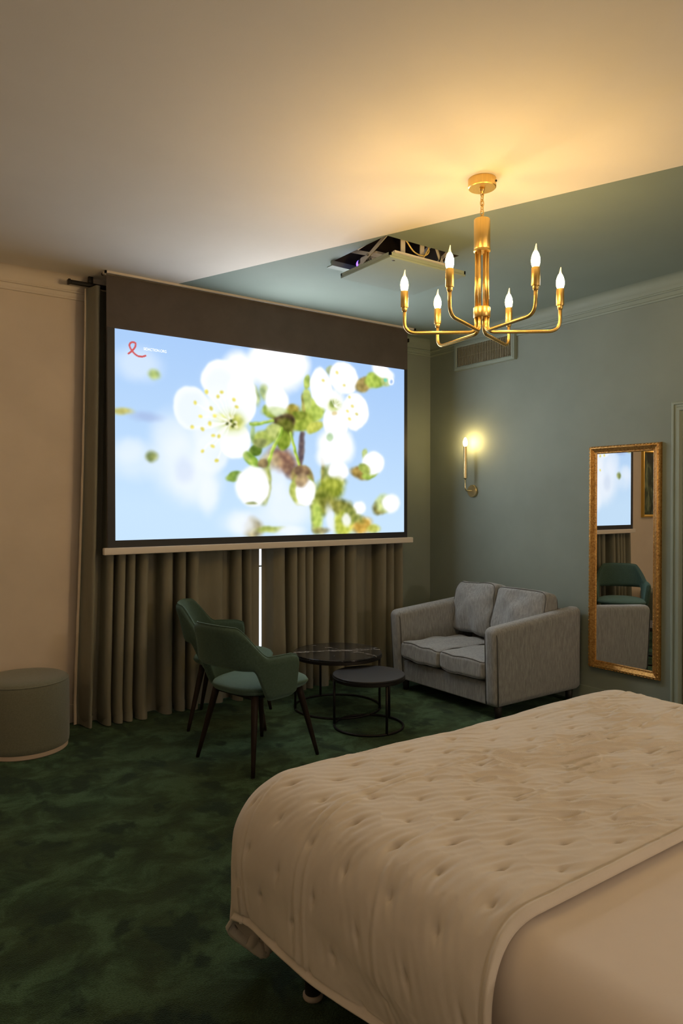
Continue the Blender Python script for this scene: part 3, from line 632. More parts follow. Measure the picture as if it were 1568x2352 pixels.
m = bpy.data.materials.new('lit_screen_picture'); m.use_nodes = True; nt = m.node_tree; nt.nodes.clear()
ca = nt.nodes.new('ShaderNodeAttribute'); ca.attribute_name = 'picture'; em = nt.nodes.new('ShaderNodeEmission'); ou = nt.nodes.new('ShaderNodeOutputMaterial')
em.inputs[1].default_value = 1.1
nt.links.new(ca.outputs['Color'], em.inputs[0]); nt.links.new(em.outputs[0], ou.inputs[0]); me.materials.append(m)
o = bpy.data.objects.new('projected_image', me); COL.objects.link(o); o.parent = scr; o['label'] = 'lit picture of cherry blossom with a red ribbon mark'
cu = bpy.data.curves.new('web_address_lettering', 'FONT'); cu.body = 'SIDACTION.ORG'; cu.size = .026; cu.extrude = .0002
cu.materials.append(bulb_mat('lit_white_lettering', 1.35, (1, 1, 1)))
o = bpy.data.objects.new('web_address_lettering', cu); COL.objects.link(o); o.parent = scr; o.rotation_euler = (PI / 2, 0, 0); o.location = (IX0 + .190 - scr.location.x, -.003, 2.468 - scr.location.z); o.scale = (.80, 1, 1); bpy.context.view_layer.update()
nm_ = bpy.data.meshes.new_from_object(o.evaluated_get(bpy.context.evaluated_depsgraph_get())); o2 = bpy.data.objects.new('lettering', nm_); COL.objects.link(o2); o2.parent = scr; o2.location = o.location; o2.rotation_euler = o.rotation_euler; o2.scale = o.scale; bpy.data.objects.remove(o); o = o2; o.name = 'web_address_lettering'; o['label'] = 'small white web address lettering'

# ------------------------------------------------------------------ curtains and rail
def curtain(name, xl_t, xl_b, xr_t, xr_b, folds, seed, label, gap_side):
    nu, nz = 520, 46; u = np.linspace(0, 1, nu)[:, None]; s_ = np.linspace(0, 1, nz)[None, :]      # s 0 top .. 1 hem
    r_ = np.random.default_rng(seed)
    ph = folds * u + .55 * np.sin(2 * PI * (1.3 * u + .21 * seed)) + .35 * np.sin(2 * PI * (3.1 * u + .4)) + .10 * s_ * np.sin(2 * PI * (2.2 * u + .3 * seed))
    if gap_side == 'r': ph = ph - 1.3 * np.exp(-u * 13)
    amp = .044 + .034 * vnoise(u * 9, s_ * 1.5, seed) + .018 * s_
    c_ = np.cos(2 * PI * ph)
    y = 4.765 - amp * (c_ + .18 * np.cos(4 * PI * ph + .5))
    y = y + .012 * (vnoise(u * 22, s_ * 3, seed + 3) - .5) * (.3 + s_) + .004 * np.sin(u * 400) * sstep(.06, 0., s_)
    xl = xl_t + (xl_b - xl_t) * s_ ** 1.4; xr = xr_t + (xr_b - xr_t) * s_
    x = xl + (xr - xl) * u + .016 * np.sin(4 * PI * ph + .6) * np.minimum(1, 6 * np.minimum(u, 1 - u)) + .008 * s_ * (vnoise(u * 14, s_ * 2.5, seed + 5) - .5)
    z = 2.862 + (.004 - 2.862) * s_ + .0 * u + .012 * (vnoise(u * 30, s_ * 0, seed + 9)) * (s_ > .98)
    # the cloth breaks a little where it meets the carpet
    y = y - .035 * sstep(.93, 1., s_) * (vnoise(u * 17, s_ * 0 + 2, seed + 1) - .35)
    gp = sstep(.13, .03, (1 - u if gap_side == 'r' else u) * 1.3 * (1.0 if gap_side == 'r' else 1.9)); y = y * (1 - gp) + 4.812 * gp
    P = np.stack([x, y, z], -1); t = empty(name, (float(P[..., 0].mean()), 4.765, 0)); off = np.array(t.location)
    f = MB(); f.grid(P - off); pl = f.build('velvet_panel', M['velvet'], t)
    md = pl.modifiers.new('thick', 'SOLIDIFY'); md.thickness = .003; md.offset = 1
    # header tape with its pleats and the stitched hem
    hd = P[:, :4].copy(); hd[..., 1] -= .004; f = MB(); hh = hd.copy(); hh[..., 2] = np.linspace(2.868, 2.79, 4)[None, :]; f.grid(hh - off)
    o = f.build('header_band', M['velvet'], t)
    hm = P[:, -3:].copy(); hm[..., 1] -= .005; hm[..., 2] = np.linspace(.085, .006, 3)[None, :]; f = MB(); f.grid(hm - off); f.build('hem', M['velvet'], t)
    # turned-back lining on the outer edge
    E_ = P[0 if gap_side == 'r' else -1]; sg = -1 if gap_side == 'r' else 1
    ln = np.stack([E_ + np.array([0, .002, 0]), E_ + np.stack([np.full(nz, sg * .012) + .010 * sg * np.linspace(0, 1, nz), np.full(nz, -.004) + .004 * np.sin(np.linspace(0, 60, nz)), np.zeros(nz)], -1),
                   E_ + np.stack([np.full(nz, sg * .004), np.full(nz, .03), np.zeros(nz)], -1)], 0)
    f = MB(); f.grid(ln - off); o = f.build('lining_edge', M['lining'], t); o['label'] = 'cream lining turned out along the edge'
    return tag(t, label, 'curtain', 'velvet curtains under the screen')
curtain('velvet_curtain', 1.378, 1.305, 2.668, 2.668, 9.2, 3, 'khaki velvet curtain on the left, its outer edge beside the cream wall', 'r')
curtain('velvet_curtain', 2.688, 2.685, 4.085, 4.070, 9.6, 8, 'khaki velvet curtain on the right, ending behind the sofa arm', 'l')
t = empty('curtain_rail', (2.7, 4.79, 2.885))
f = MB(); f.rbox((0, 0, 0), (1.435, .016, .012), .004, 2, 1); f.build('track', M['black_metal'], t)
for s_ in (-1, 1): f = MB(); f.rbox((s_ * 1.437, 0, 0), (.008, .020, .016), .004, 2, 1); f.build('end_cap', M['black_metal'], t)
for x in (-1.3, 1.28):
    f = MB(); f.rbox((x, 0, .034), (.015, .012, .021), .003, 2, 1); f.build('bracket', M['black_metal'], t)
tag(t, 'black metal curtain rail just below the ceiling', 'curtain rail')

# ------------------------------------------------------------------ painting on the window wall (seen in the mirror)
t = empty('framed_painting', (.49, YW, 1.70))
def rect_sweep(f, w, h, prof, plane='y', mi=0):
    """mitred frame round an opening w x h; profile (outward offset, height off the wall)"""
    P = np.zeros((5, len(prof), 3))
    for j, (o_, d_) in enumerate(prof):
        for i, (sx, sz) in enumerate(((-1, -1), (1, -1), (1, 1), (-1, 1), (-1, -1))):
            a, c = sx * (w / 2 + o_), sz * (h / 2 + o_)
            P[i, j] = (a, -d_, c) if plane == 'y' else (-d_, a, c)
    return f.grid(P, mi, flip=(plane != 'y'))
f = MB(); rect_sweep(f, .54, .76, [(0, .004), (0, .022), (.006, .030), (.020, .036), (.032, .036), (.036, .03), (.036, 0)]); f.build('frame', M['gold_frame'], t, auto=25)
f = MB(); f.box((-.27, -.012, -.38), (.27, -.004, .38))
pm = mat('dark_botanical_canvas', (.03, .05, .03), .6); q = NT(pm); vv = q.coords((5, 1, 2.4))
q.color(q.ramp(q.noise(vv, 1.6, 4, .55, 1.2), [(.36, (.012, .018, .014)), (.52, (.045, .075, .04)), (.66, (.22, .27, .15))]))
f.build('canvas', pm, t); tag(t, 'gold framed dark green painting at the left edge of the window wall', 'painting')

# ------------------------------------------------------------------ chandelier
CX, CY = 2.444, 2.308
fa_ = math.atan2(-.5815, .8135)
ch = tag(empty('chandelier', (CX, CY, ZC)), 'six armed brass chandelier with lit candle bulbs hanging from the ceiling', 'chandelier')
zz = lambda z: z - ZC
f = MB(); f.lathe([(.0, zz(2.898)), (.060, zz(2.898)), (.064, zz(2.902)), (.064, zz(2.938)), (.062, 0), (0, 0)], n=64); cn = f.build('canopy', M['brass'], ch, auto=35)
f = MB(); f.lathe([(.0, zz(2.876)), (.006, zz(2.876)), (.008, zz(2.884)), (.012, zz(2.89)), (.013, zz(2.8985)), (0, zz(2.8985))], n=20); f.build('loop', M['brass'], cn)
f = MB(); f.lathe([(0, 0), (.005, 0), (.005, .004), (.003, .006), (0, .006)], n=12, axis='x'); o = f.build('set_screw', M['black_metal'], cn); o.location = (.0635 * math.cos(fa_ - .5), .0635 * math.sin(fa_ - .5), -.02); o.rotation_euler = (0, 0, fa_ - .5)
for k in range(6):
    zc = 2.876 - k * .0225; pth = []
    for i in range(20):
        a = 2 * PI * i / 20; px_ = .0085 * math.cos(a); pz = .0175 * math.sin(a)
        pth.append((px_, 0, pz) if k % 2 == 0 else (0, px_, pz))
    f = MB(); f.tube(pth, .0021, 8, closed=True); o = f.build('chain_link', M['brass'], ch, (0, 0, zz(zc))); o.rotation_euler = (0, 0, fa_ + .4)
f = MB(); f.tube([(.003 + .004 * math.sin(i * .9), .004 * math.cos(i * .9), zz(2.895 - i * .0105)) for i in range(14)], .002, 6); f.build('supply_wire', M['cable_yellow'], ch)
f = MB(); f.lathe([(0, zz(2.618)), (.034, zz(2.618)), (.037, zz(2.622)), (.037, zz(2.754)), (.035, zz(2.757)), (0, zz(2.757))], n=48); f.build('column', M['brass'], ch, auto=40)
f = MB(); f.lathe([(0, zz(2.606)), (.034, zz(2.606)), (.0385, zz(2.610)), (.0385, zz(2.618)), (0, zz(2.618))], n=48); f.build('column_ring', M['brass'], ch, auto=40)
f = MB(); f.lathe([(0, zz(2.306)), (.036, zz(2.306)), (.0385, zz(2.309)), (.0385, zz(2.350)), (.037, zz(2.353)), (0, zz(2.353))], n=48); f.build('collar', M['brass'], ch, auto=40)
for k in range(6):
    al = R(57 + 60 * k) + fa_; ca_, sa = math.cos(al), math.sin(al); P2 = lambda r, z: (r * ca_, r * sa, zz(z))
    f = MB(); f.tube([P2(.0265, 2.352), P2(.0265, 2.612)], .0062, 14); f.build('stem_rod', M['brass'], ch)
    f = MB(); f.tube(arc_path([P2(.0265, 2.308), P2(.0265, 2.240), P2(.355, 2.240), P2(.355, 2.352)], .055, 10), .0078, 16); arm = f.build('arm', M['brass'], ch)
    f = MB(); f.lathe([(0, 2.338), (.0085, 2.338), (.0115, 2.342), (.0125, 2.352), (.0125, 2.358), (0, 2.358)], n=24); f.v = [(x + .355 * ca_, y + .355 * sa, z - ZC) for x, y, z in f.v]; f.build('candle_cup', M['brass'], arm, auto=40)
    f = MB(); f.lathe([(0, 2.357), (.0165, 2.357), (.0175, 2.360), (.0175, 2.432), (.0160, 2.434), (0, 2.434)], n=28); f.v = [(x + .355 * ca_, y + .355 * sa, z - ZC) for x, y, z in f.v]; f.build('candle_sleeve', M['brass'], arm, auto=40)
    f = MB(); f.lathe([(.0, 2.434), (.012, 2.434), (.0150, 2.441), (.0175, 2.452), (.0182, 2.462), (.0172, 2.474), (.0135, 2.487), (.0085, 2.498), (.0, 2.4985)], n=20); f.v = [(x + .355 * ca_, y + .355 * sa, z - ZC) for x, y, z in f.v]; bu = f.build('candle_bulb', M['bulb'], arm)
    f = MB(); f.lathe([(.0, 2.4987), (.0083, 2.4987), (.0052, 2.508), (.0030, 2.520), (.0018, 2.531), (.0, 2.534)], n=12); f.v = [(x + .355 * ca_ + .004 * ((z - 2.4987) / .035) ** 2, y + .355 * sa, z - ZC) for x, y, z in f.v]; f.build('flame_tip', M['bulb_tip'], arm)

# ------------------------------------------------------------------ projector lift in the ceiling hatch
lf = tag(empty('projector_lift', (2.80, 3.28, 2.81)), 'lowered projector lift panel on scissor arms below the ceiling hatch', 'projector lift')
pz = 2.81; LL = lambda x, y, z: (x - 2.80, y - 3.28, z - 2.81)
f = MB(); f.rbox(LL(2.79, 3.272, pz - .002), (.29, .232, .006), .002, 2, 1); f.build('panel', M['ceiling_green'], lf)
f = MB()
for (a, c) in (((2.50, 3.04), (3.08, 3.052)), ((2.50, 3.492), (3.08, 3.504)), ((2.50, 3.04), (2.512, 3.504)), ((3.068, 3.04), (3.08, 3.504))):
    f.box(LL(a[0], a[1], pz + .004), LL(c[0], c[1], pz + .022))
f.build('panel_rim', M['trim_green'], lf)
f = MB(); f.lathe([(0, -.0005), (.009, -.0005), (.009, .004), (0, .004)], n=16); o = f.build('keyhole', M['cable_black'], lf); o.location = LL(2.553, 3.075, pz - .0085)
f = MB(); f.box(LL(2.505, 3.60, 2.908), LL(3.085, 3.615, ZC - .001)); f.box(LL(2.505, 3.615, 2.908), LL(3.085, 3.655, 2.914)); f.build('fixed_edge_strip', M['trim_green'], lf)
def bar(x, y, z, x2, y2, z2, wid=.011, name='scissor_arm', m='steel'):
    f = MB(); a = np.array(LL(x, y, z)); c = np.array(LL(x2, y2, z2)); d_ = c - a; n_ = np.array([1., 0, 0]) if abs(d_[0]) < abs(d_[1]) else np.array([0, 1., 0])
    s1 = np.cross(d_, n_); s1 /= np.linalg.norm(s1); vs = []
    for p in (a, c):
        for i, j in ((-1, -1), (1, -1), (1, 1), (-1, 1)): vs.append(p + s1 * i * wid + n_ * j * .0025)
    f.add(vs, [(0, 1, 2, 3), (7, 6, 5, 4), (0, 4, 5, 1), (1, 5, 6, 2), (2, 6, 7, 3), (3, 7, 4, 0)], 0, False); return f.build(name, M[m], lf)
for x in (2.545, 3.02):
    bar(x, 3.09, 2.975, x, 3.43, 2.828); bar(x + .006, 3.13, 2.835, x + .006, 3.46, 2.965)
    bar(x, 3.10, 3.10, x, 3.44, 2.985); 
    for (y, z) in ((3.29, 2.893), (3.14, 2.838), (3.42, 2.832)):
        f = MB(); f.lathe([(0, -.006), (.006, -.006), (.007, -.003), (.007, .003), (0, .003)], n=10, axis='x'); f.build('pivot_bolt', M['bolt'], lf, LL(x - .006, y, z))
bar(2.66, 3.12, 2.84, 2.66, 3.12, 3.10, .016, 'hanger_strap'); bar(2.82, 3.14, 2.83, 2.83, 3.14, 3.10, .016, 'hanger_strap'); bar(2.97, 3.12, 2.86, 2.90, 3.14, 3.06, .014, 'hanger_strap')
f = MB(); f.box(LL(2.56, 3.07, pz + .006), LL(3.01, 3.09, pz + .05)); f.build('carriage_rail', M['projector_white'], lf)
pj = tag(empty('projector', (2.635, 3.335, pz + .0045)), 'white projector with a violet glowing lens inside the ceiling lift', 'projector')
f = MB(); f.rbox((.045, -.022, .050), (.125, .078, .044), .014, 4, 1); body = f.build('body', M['projector_white'], pj)
f = MB(); f.lathe([(0, 0), (.026, 0), (.028, .004), (.028, .022), (.022, .026), (0, .026)], n=24, axis='x'); f.v = [(y, x, z) for x, y, z in f.v]; o = f.build('lens_ring', M['cable_black'], pj, (-.050, .052, .068))
f = MB(); f.lathe([(0, 0), (.024, 0)] + [(.025 * math.cos(q), .006 + .030 * math.sin(q)) for q in np.linspace(0, 1.5, 7)] + [(0, .036)], n=20, axis='x'); f.v = [(y, x, z) for x, y, z in f.v]; o = f.build('lens', M['lens_glow'], pj, (-.050, .077, .068)); o['label'] = 'violet glowing lens'
f = MB()
for k in range(7): f.box((-.0815, -.06 + k * .018, .028), (-.0795, -.05 + k * .018, .058))
f.build('vent_slots', M['cable_black'], pj)
for x in (-.06, .10):
    f = MB(); f.lathe([(0, 0), (.012, 0), (.011, .008), (0, .008)], n=14); f.build('foot', M['cable_black'], pj, (x, .06, 0))
def cable(pts, m, label, r=.004):
    P = [np.array(p, float) for p in pts]; out = []
    for i in range(len(P) - 1):
        p0 = P[max(i - 1, 0)]; p1 = P[i]; p2 = P[i + 1]; p3 = P[min(i + 2, len(P) - 1)]
        for k in range(8):
            s_ = k / 8; out.append(.5 * (2 * p1 + (p2 - p0) * s_ + (2 * p0 - 5 * p1 + 4 * p2 - p3) * s_ ** 2 + (3 * p1 - p0 - 3 * p2 + p3) * s_ ** 3))
    out.append(P[-1]); f = MB(); f.tube(out, r, 8); return tag(f.build('cable', M[m]), label, 'cable', 'cables in the projector lift')
cable([(2.56, 3.42, 2.96), (2.55, 3.22, 2.97), (2.58, 3.13, 2.985), (2.66, 3.115, 2.965), (2.74, 3.115, 2.90), (2.82, 3.12, 2.895), (2.87, 3.13, 2.94), (2.88, 3.2, 3.05)], 'cable_yellow', 'long yellow cable looping across the open ceiling hatch')
cable([(2.86, 3.12, 2.95), (2.83, 3.115, 2.905), (2.80, 3.11, 2.87), (2.77, 3.12, 2.845), (2.75, 3.2, 2.835)], 'cable_yellow', 'short yellow cable dropping from the hatch to the lift panel')
cable([(2.93, 3.12, 2.97), (2.95, 3.115, 2.91), (2.92, 3.12, 2.86), (2.87, 3.14, 2.835), (2.82, 3.2, 2.83)], 'cable_black', 'black cable beside the right scissor arm of the lift')

# ------------------------------------------------------------------ air vent on the right wall
vt = tag(empty('air_vent', (XR, 4.222, 2.735)), 'wide air vent with vertical slats high on the sofa wall', 'air vent')
f = MB(); rect_sweep(f, .612, .165, [(0, .026), (.008, .034), (.020, .034), (.024, .030), (.034, .030), (.036, .0)], 'x'); f.build('vent_frame', M['trim_green'], vt, auto=25)
f = MB(); f.box((-.008, -.308, -.085), (-.004, .308, .085)); f.build('vent_backing', M['vent_dark'], vt)
n_ = 34
for k in range(n_):
    y = -.298 + .596 * k / (n_ - 1); f = MB(); f.rbox((-.018, y, 0), (.0045, .0040, .0835), .002, 2, 1); f.build('slat', M['vent_grey'], vt)
for z in (-.0, ):
    f = MB(); f.box((-.012, -.308, z - .003), (-.009, .308, z + .003)); f.build('cross_bar', M['vent_grey'], vt)

# ------------------------------------------------------------------ wall sconce
sn = tag(empty('wall_sconce', (XR, 4.353, 1.561)), 'slim brass candle wall light, lit, above the sofa', 'wall light')
f = MB(); f.lathe([(0, 0), (-.05, 0)][:1] + [(.051, .0), (.053, -.003), (.053, -.019), (.050, -.022), (0, -.022)], n=48, axis='x'); f.build('backplate', M['pale_brass'], sn, auto=35)
f = MB(); f.tube(arc_path([(-.02, 0, 0), (-.10, 0, 0), (-.10, 0, .11)], .06, 10), .0062, 14); f.build('arm', M['pale_brass'], sn)
f = MB(); f.lathe([(0, .104), (.010, .104), (.0155, .109), (.0158, .115), (.0158, .380), (.014, .382), (0, .382)], (-.10, 0, 0), 28); f.build('candle_tube', M['pale_brass'], sn, auto=40)
f = MB(); f.lathe([(0, .382), (.011, .382), (.0165, .395), (.0185, .409), (.0175, .424), (.012, .440), (.006, .452), (0, .456)], (-.10, 0, 0), 20); f.build('bulb', M['bulb_wall'], sn)

# ------------------------------------------------------------------ mirror
mr = tag(empty('wall_mirror', (XR - .004, 2.905, 1.066)), 'tall narrow mirror in an ornate gilded frame beside the sofa', 'mirror')
mr.rotation_euler = (R(.1), 0, R(.95))
GWm, GHm = .432, 1.487
fp = [(-.004, .008), (.0, .014), (.004, .020), (.010, .019), (.014, .024), (.026, .030), (.036, .037), (.044, .034), (.050, .026), (.054, .012), (.054, 0)]
f = MB(); rect_sweep(f, GWm, GHm, fp, 'x'); f.build('gilded_frame', M['gold_leaf'], mr, auto=30)
f = MB(); f.box((-.011, -GWm / 2 - .003, -GHm / 2 - .003), (-.006, GWm / 2 + .003, GHm / 2 + .003)); f.build('mirror_glass', M['mirror'], mr)
def beads(off, hgt, step, r, name, label, ln=1.):
    f = MB(); w2, h2 = GWm / 2 + off, GHm / 2 + off
    for (a, c) in (((-w2, -h2), (w2, -h2)), ((w2, -h2), (w2, h2)), ((w2, h2), (-w2, h2)), ((-w2, h2), (-w2, -h2))):
        n_ = int(math.hypot(c[0] - a[0], c[1] - a[1]) / step); ver = abs(c[1] - a[1]) > abs(c[0] - a[0])
        for i in range(n_):
            s_ = (i + .5) / n_; y = a[0] + (c[0] - a[0]) * s_; z = a[1] + (c[1] - a[1]) * s_
            f.rbox((-hgt, y, z), (r, r if ver else r * ln, r * ln if ver else r), r * .9, 2, 1)
    o = f.build(name, M['gold_leaf'], mr); o['label'] = label
beads(.010, .020, .012, .0034, 'inner_beading', 'row of tiny gilded beads near the glass')
beads(.046, .032, .024, .0045, 'outer_leaf_ornament', 'gilded leaf ornament round the outer edge', 2.1)

# ------------------------------------------------------------------ sofa
sf = tag(empty('loveseat', (4.03, 3.775, 0)), 'grey two seat sofa with loose cushions against the green wall', 'sofa')
SL = lambda x, y, z: (x - 4.03, y - 3.775, z)
SX0, SX1, SY0, SY1 = 3.575, 4.488, 3.235, 4.318
f = MB(); f.rbox(SL((SX0 + .025 + SX1) / 2, 3.775, .165), ((SX1 - SX0 - .025) / 2, .46, .075), .012, 3, 1); f.build('base', M['sofa'], sf)
f = MB()
def backfn(P):
    P = P.copy(); k_ = (P[:, 2] + .30) / .6; P[:, 0] += .03 * k_ * (P[:, 0] < 0) ; return P
f.rbox(SL(4.41, 3.775, .385), (.075, .535, .285), .03, 4, 4, backfn); f.build('backrest', M['sofa'], sf)
def armfn(P, sy):
    P = P.copy(); h_ = (P[:, 2] + .29) / .58; xx = (P[:, 0] + .455) / .91
    P[:, 2] += h_ * (-.035 + .075 * xx) + .0
    P[:, 0] -= (1 - xx) * .028 * np.clip(h_, 0, 1) * 1.
    P[:, 1] += sy * .012 * np.clip(h_, 0, 1) * (1 - .5 * xx)
    return P
for sy, yc in ((-1, SY0 + .058), (1, SY1 - .058)):
    g = (lambda s_: (lambda P: armfn(P, s_)))(sy)
    f = MB(); f.rbox(SL((SX0 + SX1) / 2 - .002, yc, .375), (.455, .058, .285), .045, 6, 6, g); am = f.build('armrest', M['sofa'], sf)
    # piping round the front face of the arm
    c_ = []
    for (a, z) in [(-.055, -.28), (-.055, .20)] + [(-.055 + .03 * (1 - math.cos(q)), .20 + .055 * math.sin(q)) for q in np.linspace(.3, PI / 2, 5)] + [(.055 - .03 * (1 - math.cos(q)), .20 + .055 * math.sin(q)) for q in np.linspace(PI / 2, .3, 5)] + [(.055, .20), (.055, -.28)]:
        c_.append((-.435, a, z))
    Q = g(np.array(c_)) + np.array(SL((SX0 + SX1) / 2 - .002, yc, .375)); f = MB(); f.tube(Q, .004, 8); f.build('arm_piping', M['sofa_seam'], am)
def cushion(name, c, h, r, crown, lean=0., yaw=0., seed=1, wob=.006, axis=2, pip=None):
    """loose cushion: crowned rounded box; crown bulges along `axis`"""
    h = np.array(h); Rm = Matrix.Rotation(yaw, 3, 'Z') @ Matrix.Rotation(lean, 3, 'Y'); Rn = np.array(Rm)
    o_ = [k_ for k_ in range(3) if k_ != axis]
    def fn(P):
        P = P.copy(); a, c2 = P[:, o_[0]] / h[o_[0]], P[:, o_[1]] / h[o_[1]]
        w_ = np.clip(1 - a ** 2, 0, 1) * np.clip(1 - c2 ** 2, 0, 1)
        P[:, axis] += np.sign(P[:, axis]) * crown * w_ * np.abs(P[:, axis]) / h[axis]
        # pinched corners and soft waviness
        pin = (np.abs(a) ** 4) * (np.abs(c2) ** 4); P[:, axis] *= (1 - .22 * pin)
        nz_ = (vnoise(a * 2.2 + 10 + seed, c2 * 2.2 + 10 + P[:, axis] * 3, seed) - .5)
        P[:, axis] += wob * 2 * nz_; P[:, o_[1]] += wob * 1.6 * (vnoise(a * 1.8 + 20, c2 * .8 + 20, seed + 5) - .5)
        return P @ Rn.T
    f = MB(); f.rbox((0, 0, 0), h, r, 4, 12, fn); f.v = [tuple(np.array(p) + c) for p in f.v]; cu_ = f.build(name, M['sofa'], sf)
    for sg in (-1, 1):
        pth = []; A, B = h[o_[0]] - r * .25, h[o_[1]] - r * .25; cr = r * 1.2
        for (sx, sy, a0) in ((1, 1, 0), (-1, 1, PI / 2), (-1, -1, PI), (1, -1, 1.5 * PI)):
            for q in np.linspace(0, PI / 2, 6):
                p = [0, 0, 0]; p[o_[0]] = sx * (A - cr) + cr * math.cos(a0 + q); p[o_[1]] = sy * (B - cr) + cr * math.sin(a0 + q); p[axis] = sg * (h[axis] - r * .25); pth.append(p)
        pp = []
        for i in range(len(pth)):
            a, c2 = np.array(pth[i]), np.array(pth[(i + 1) % len(pth)]); m_ = max(1, int(np.linalg.norm(c2 - a) / .03))
            pp += [a + (c2 - a) * k_ / m_ for k_ in range(m_)]
        f = MB(); f.tube(fn(np.array(pp)) + np.array(c), .0036, 8, closed=True); f.build('piping', M['sofa_seam'], cu_)
    return cu_
cushion('seat_cushion', SL(3.875, 3.555, .318), (.320, .213, .068), .028, .026, R(1.2), 0, 2, .009)
cushion('seat_cushion', SL(3.870, 3.985, .322), (.318, .213, .068), .028, .024, R(1.2), 0, 7, .009)
cushion('back_cushion', SL(4.225, 3.565, .60), (.085, .240, .208), .035, .042, R(13), R(2), 3, .024, 0)
cushion('back_cushion', SL(4.235, 4.015, .612), (.085, .222, .212), .035, .042, R(12), R(-2), 9, .020, 0)
for (x, y) in ((3.66, 3.30), (3.66, 4.25), (4.42, 3.30), (4.42, 4.25)):
    f = MB(); f.lathe([(0, 0), (.022, 0), (.028, .095), (0, .095)], n=16); f.build('foot', M['sofa_dark'], sf, SL(x, y, 0))

# ------------------------------------------------------------------ chairs
def make_chair():
    t = empty('dining_armchair', (0, 0, 0))
    NU, NV = 121, 25
    th = np.linspace(-1, 1, NU)                  # -1 right arm front .. 0 back .. 1 left arm front
    vv = np.linspace(0, 1, NV)
    s_ = np.abs(th)
    # plan: back curve for s<.62, straight arms beyond
    sb = .60
    ang = np.clip(s_ / sb, 0, 1) * PI / 2
    ex = .62
    px_ = -.255 * np.cos(ang) ** ex * 1.0 ; py = .268 * np.sin(ang) ** ex
    arm_t = np.clip((s_ - sb) / (1 - sb), 0, 1)
    px_ = px_ + .060 * arm_t;  py = py * np.sign(th)
    top = .800 - (.800 - .640) * sstep(.23, .47, s_) - .012 * sstep(.55, .95, s_) - .075 * np.clip((s_ - .86) / .14, 0, 1) ** 3
    top = top - .012 * (s_ / .3) ** 2 * (s_ < .3) - .012 * (s_ >= .3)
    bot = .555 + .0 * s_ - (.555 - .385) * sstep(.30, .47, s_) + .02 * sstep(.7, 1., s_)
    P = np.zeros((NU, NV, 3))
    for j, q in enumerate(vv):
        z = bot + (top - bot) * q
        lean = np.cos(np.clip(s_ / .62, 0, 1) * PI / 2) ** .8
        dx = -(.055 * (z - .45) / .35 + .035 * np.clip((z - .5) / .3, 0, 1) ** 2) * lean
        nar = 1 - .17 * np.clip((z - .60) / .20, 0, 1.2) * lean
        flare = 1 - .10 * np.clip((.60 - z) / .2, 0, 1)
        P[:, j, 0] = px_ + dx; P[:, j, 1] = py * nar * flare; P[:, j, 2] = z
    f = MB(); f.puffy(P, .024, .035, .16); sh = f.build('shell', M['green_fabric'], t)
    edge = [tuple(P[i, -1]) for i in range(0, NU)]; f = MB(); f.tube(edge, .0042, 8); f.build('seam_piping', M['green_fabric'], sh)
    # seat: thick rounded pad with a crown
    n_r, n_a = 26, 72; G = np.zeros((n_a, n_r * 2, 3)); f = MB()
    prof = [(q, 1) for q in np.linspace(0, 1, n_r)] + [(q, -1) for q in np.linspace(1, 0, n_r)]
    for i in range(n_a):
        a = 2 * PI * i / n_a; c_, s2 = math.cos(a), math.sin(a); e_ = .72
        ux, uy = np.sign(c_) * abs(c_) ** e_, np.sign(s2) * abs(s2) ** e_
        for j, (q, sg) in enumerate(prof):
            hh = math.sqrt(max(0, 1 - q ** 3.2)); r_ = q
            x = .015 + ux * r_ * .262; y = uy * r_ * (.238 + .012 * ux)
            z = .430 + (hh * .046 if sg > 0 else -hh * .040)
            G[i, j] = (x, y, z)
    f.grid(G, closed_u=True); f.build('seat', M['green_fabric'], t)
    # frame plate under the seat
    f = MB(); f.rbox((.0, 0, .392), (.17, .16, .012), .008, 3, 1); f.build('under_frame', M['black_metal'], t)
    for (sx, sy) in ((-1, -1), (-1, 1), (1, -1), (1, 1)):
        a = np.array((.165 * sx, .165 * sy, .405)); c_ = np.array((.245 * sx, .240 * sy, 0.004))
        f = MB(); f.tube([a + (c_ - a) * q for q in np.linspace(0, 1, 8)], [.0212 - .0105 * q for q in np.linspace(0, 1, 8)], 16); lg = f.build('leg', M['dark_wood'], t)
        f = MB(); f.lathe([(0, 0), (.0095, 0), (.0095, .005), (0, .005)], n=12); f.build('foot_cap', M['sofa_dark'], lg, (.245 * sx, .240 * sy, 0))
    return t
def copy_tree(o, parent=None):
    c = o.copy(); COL.objects.link(c)
    if parent: c.parent = parent; c.matrix_parent_inverse = o.matrix_parent_inverse
    for chd in list(o.children): copy_tree(chd, c)
    return c
c1 = make_chair(); c2 = copy_tree(c1)
c1.location = (1.994, 3.617, 0); c1.rotation_euler = (0, 0, R(12.5))
tag(c1, 'green upholstered armchair nearest the bed, overlapping the chair behind it', 'chair', 'green armchairs at the coffee tables')
c2.location = (2.185, 4.325, 0); c2.rotation_euler = (0, 0, R(-34))
tag(c2, 'green upholstered armchair farther back, close to the curtain', 'chair', 'green armchairs at the coffee tables')

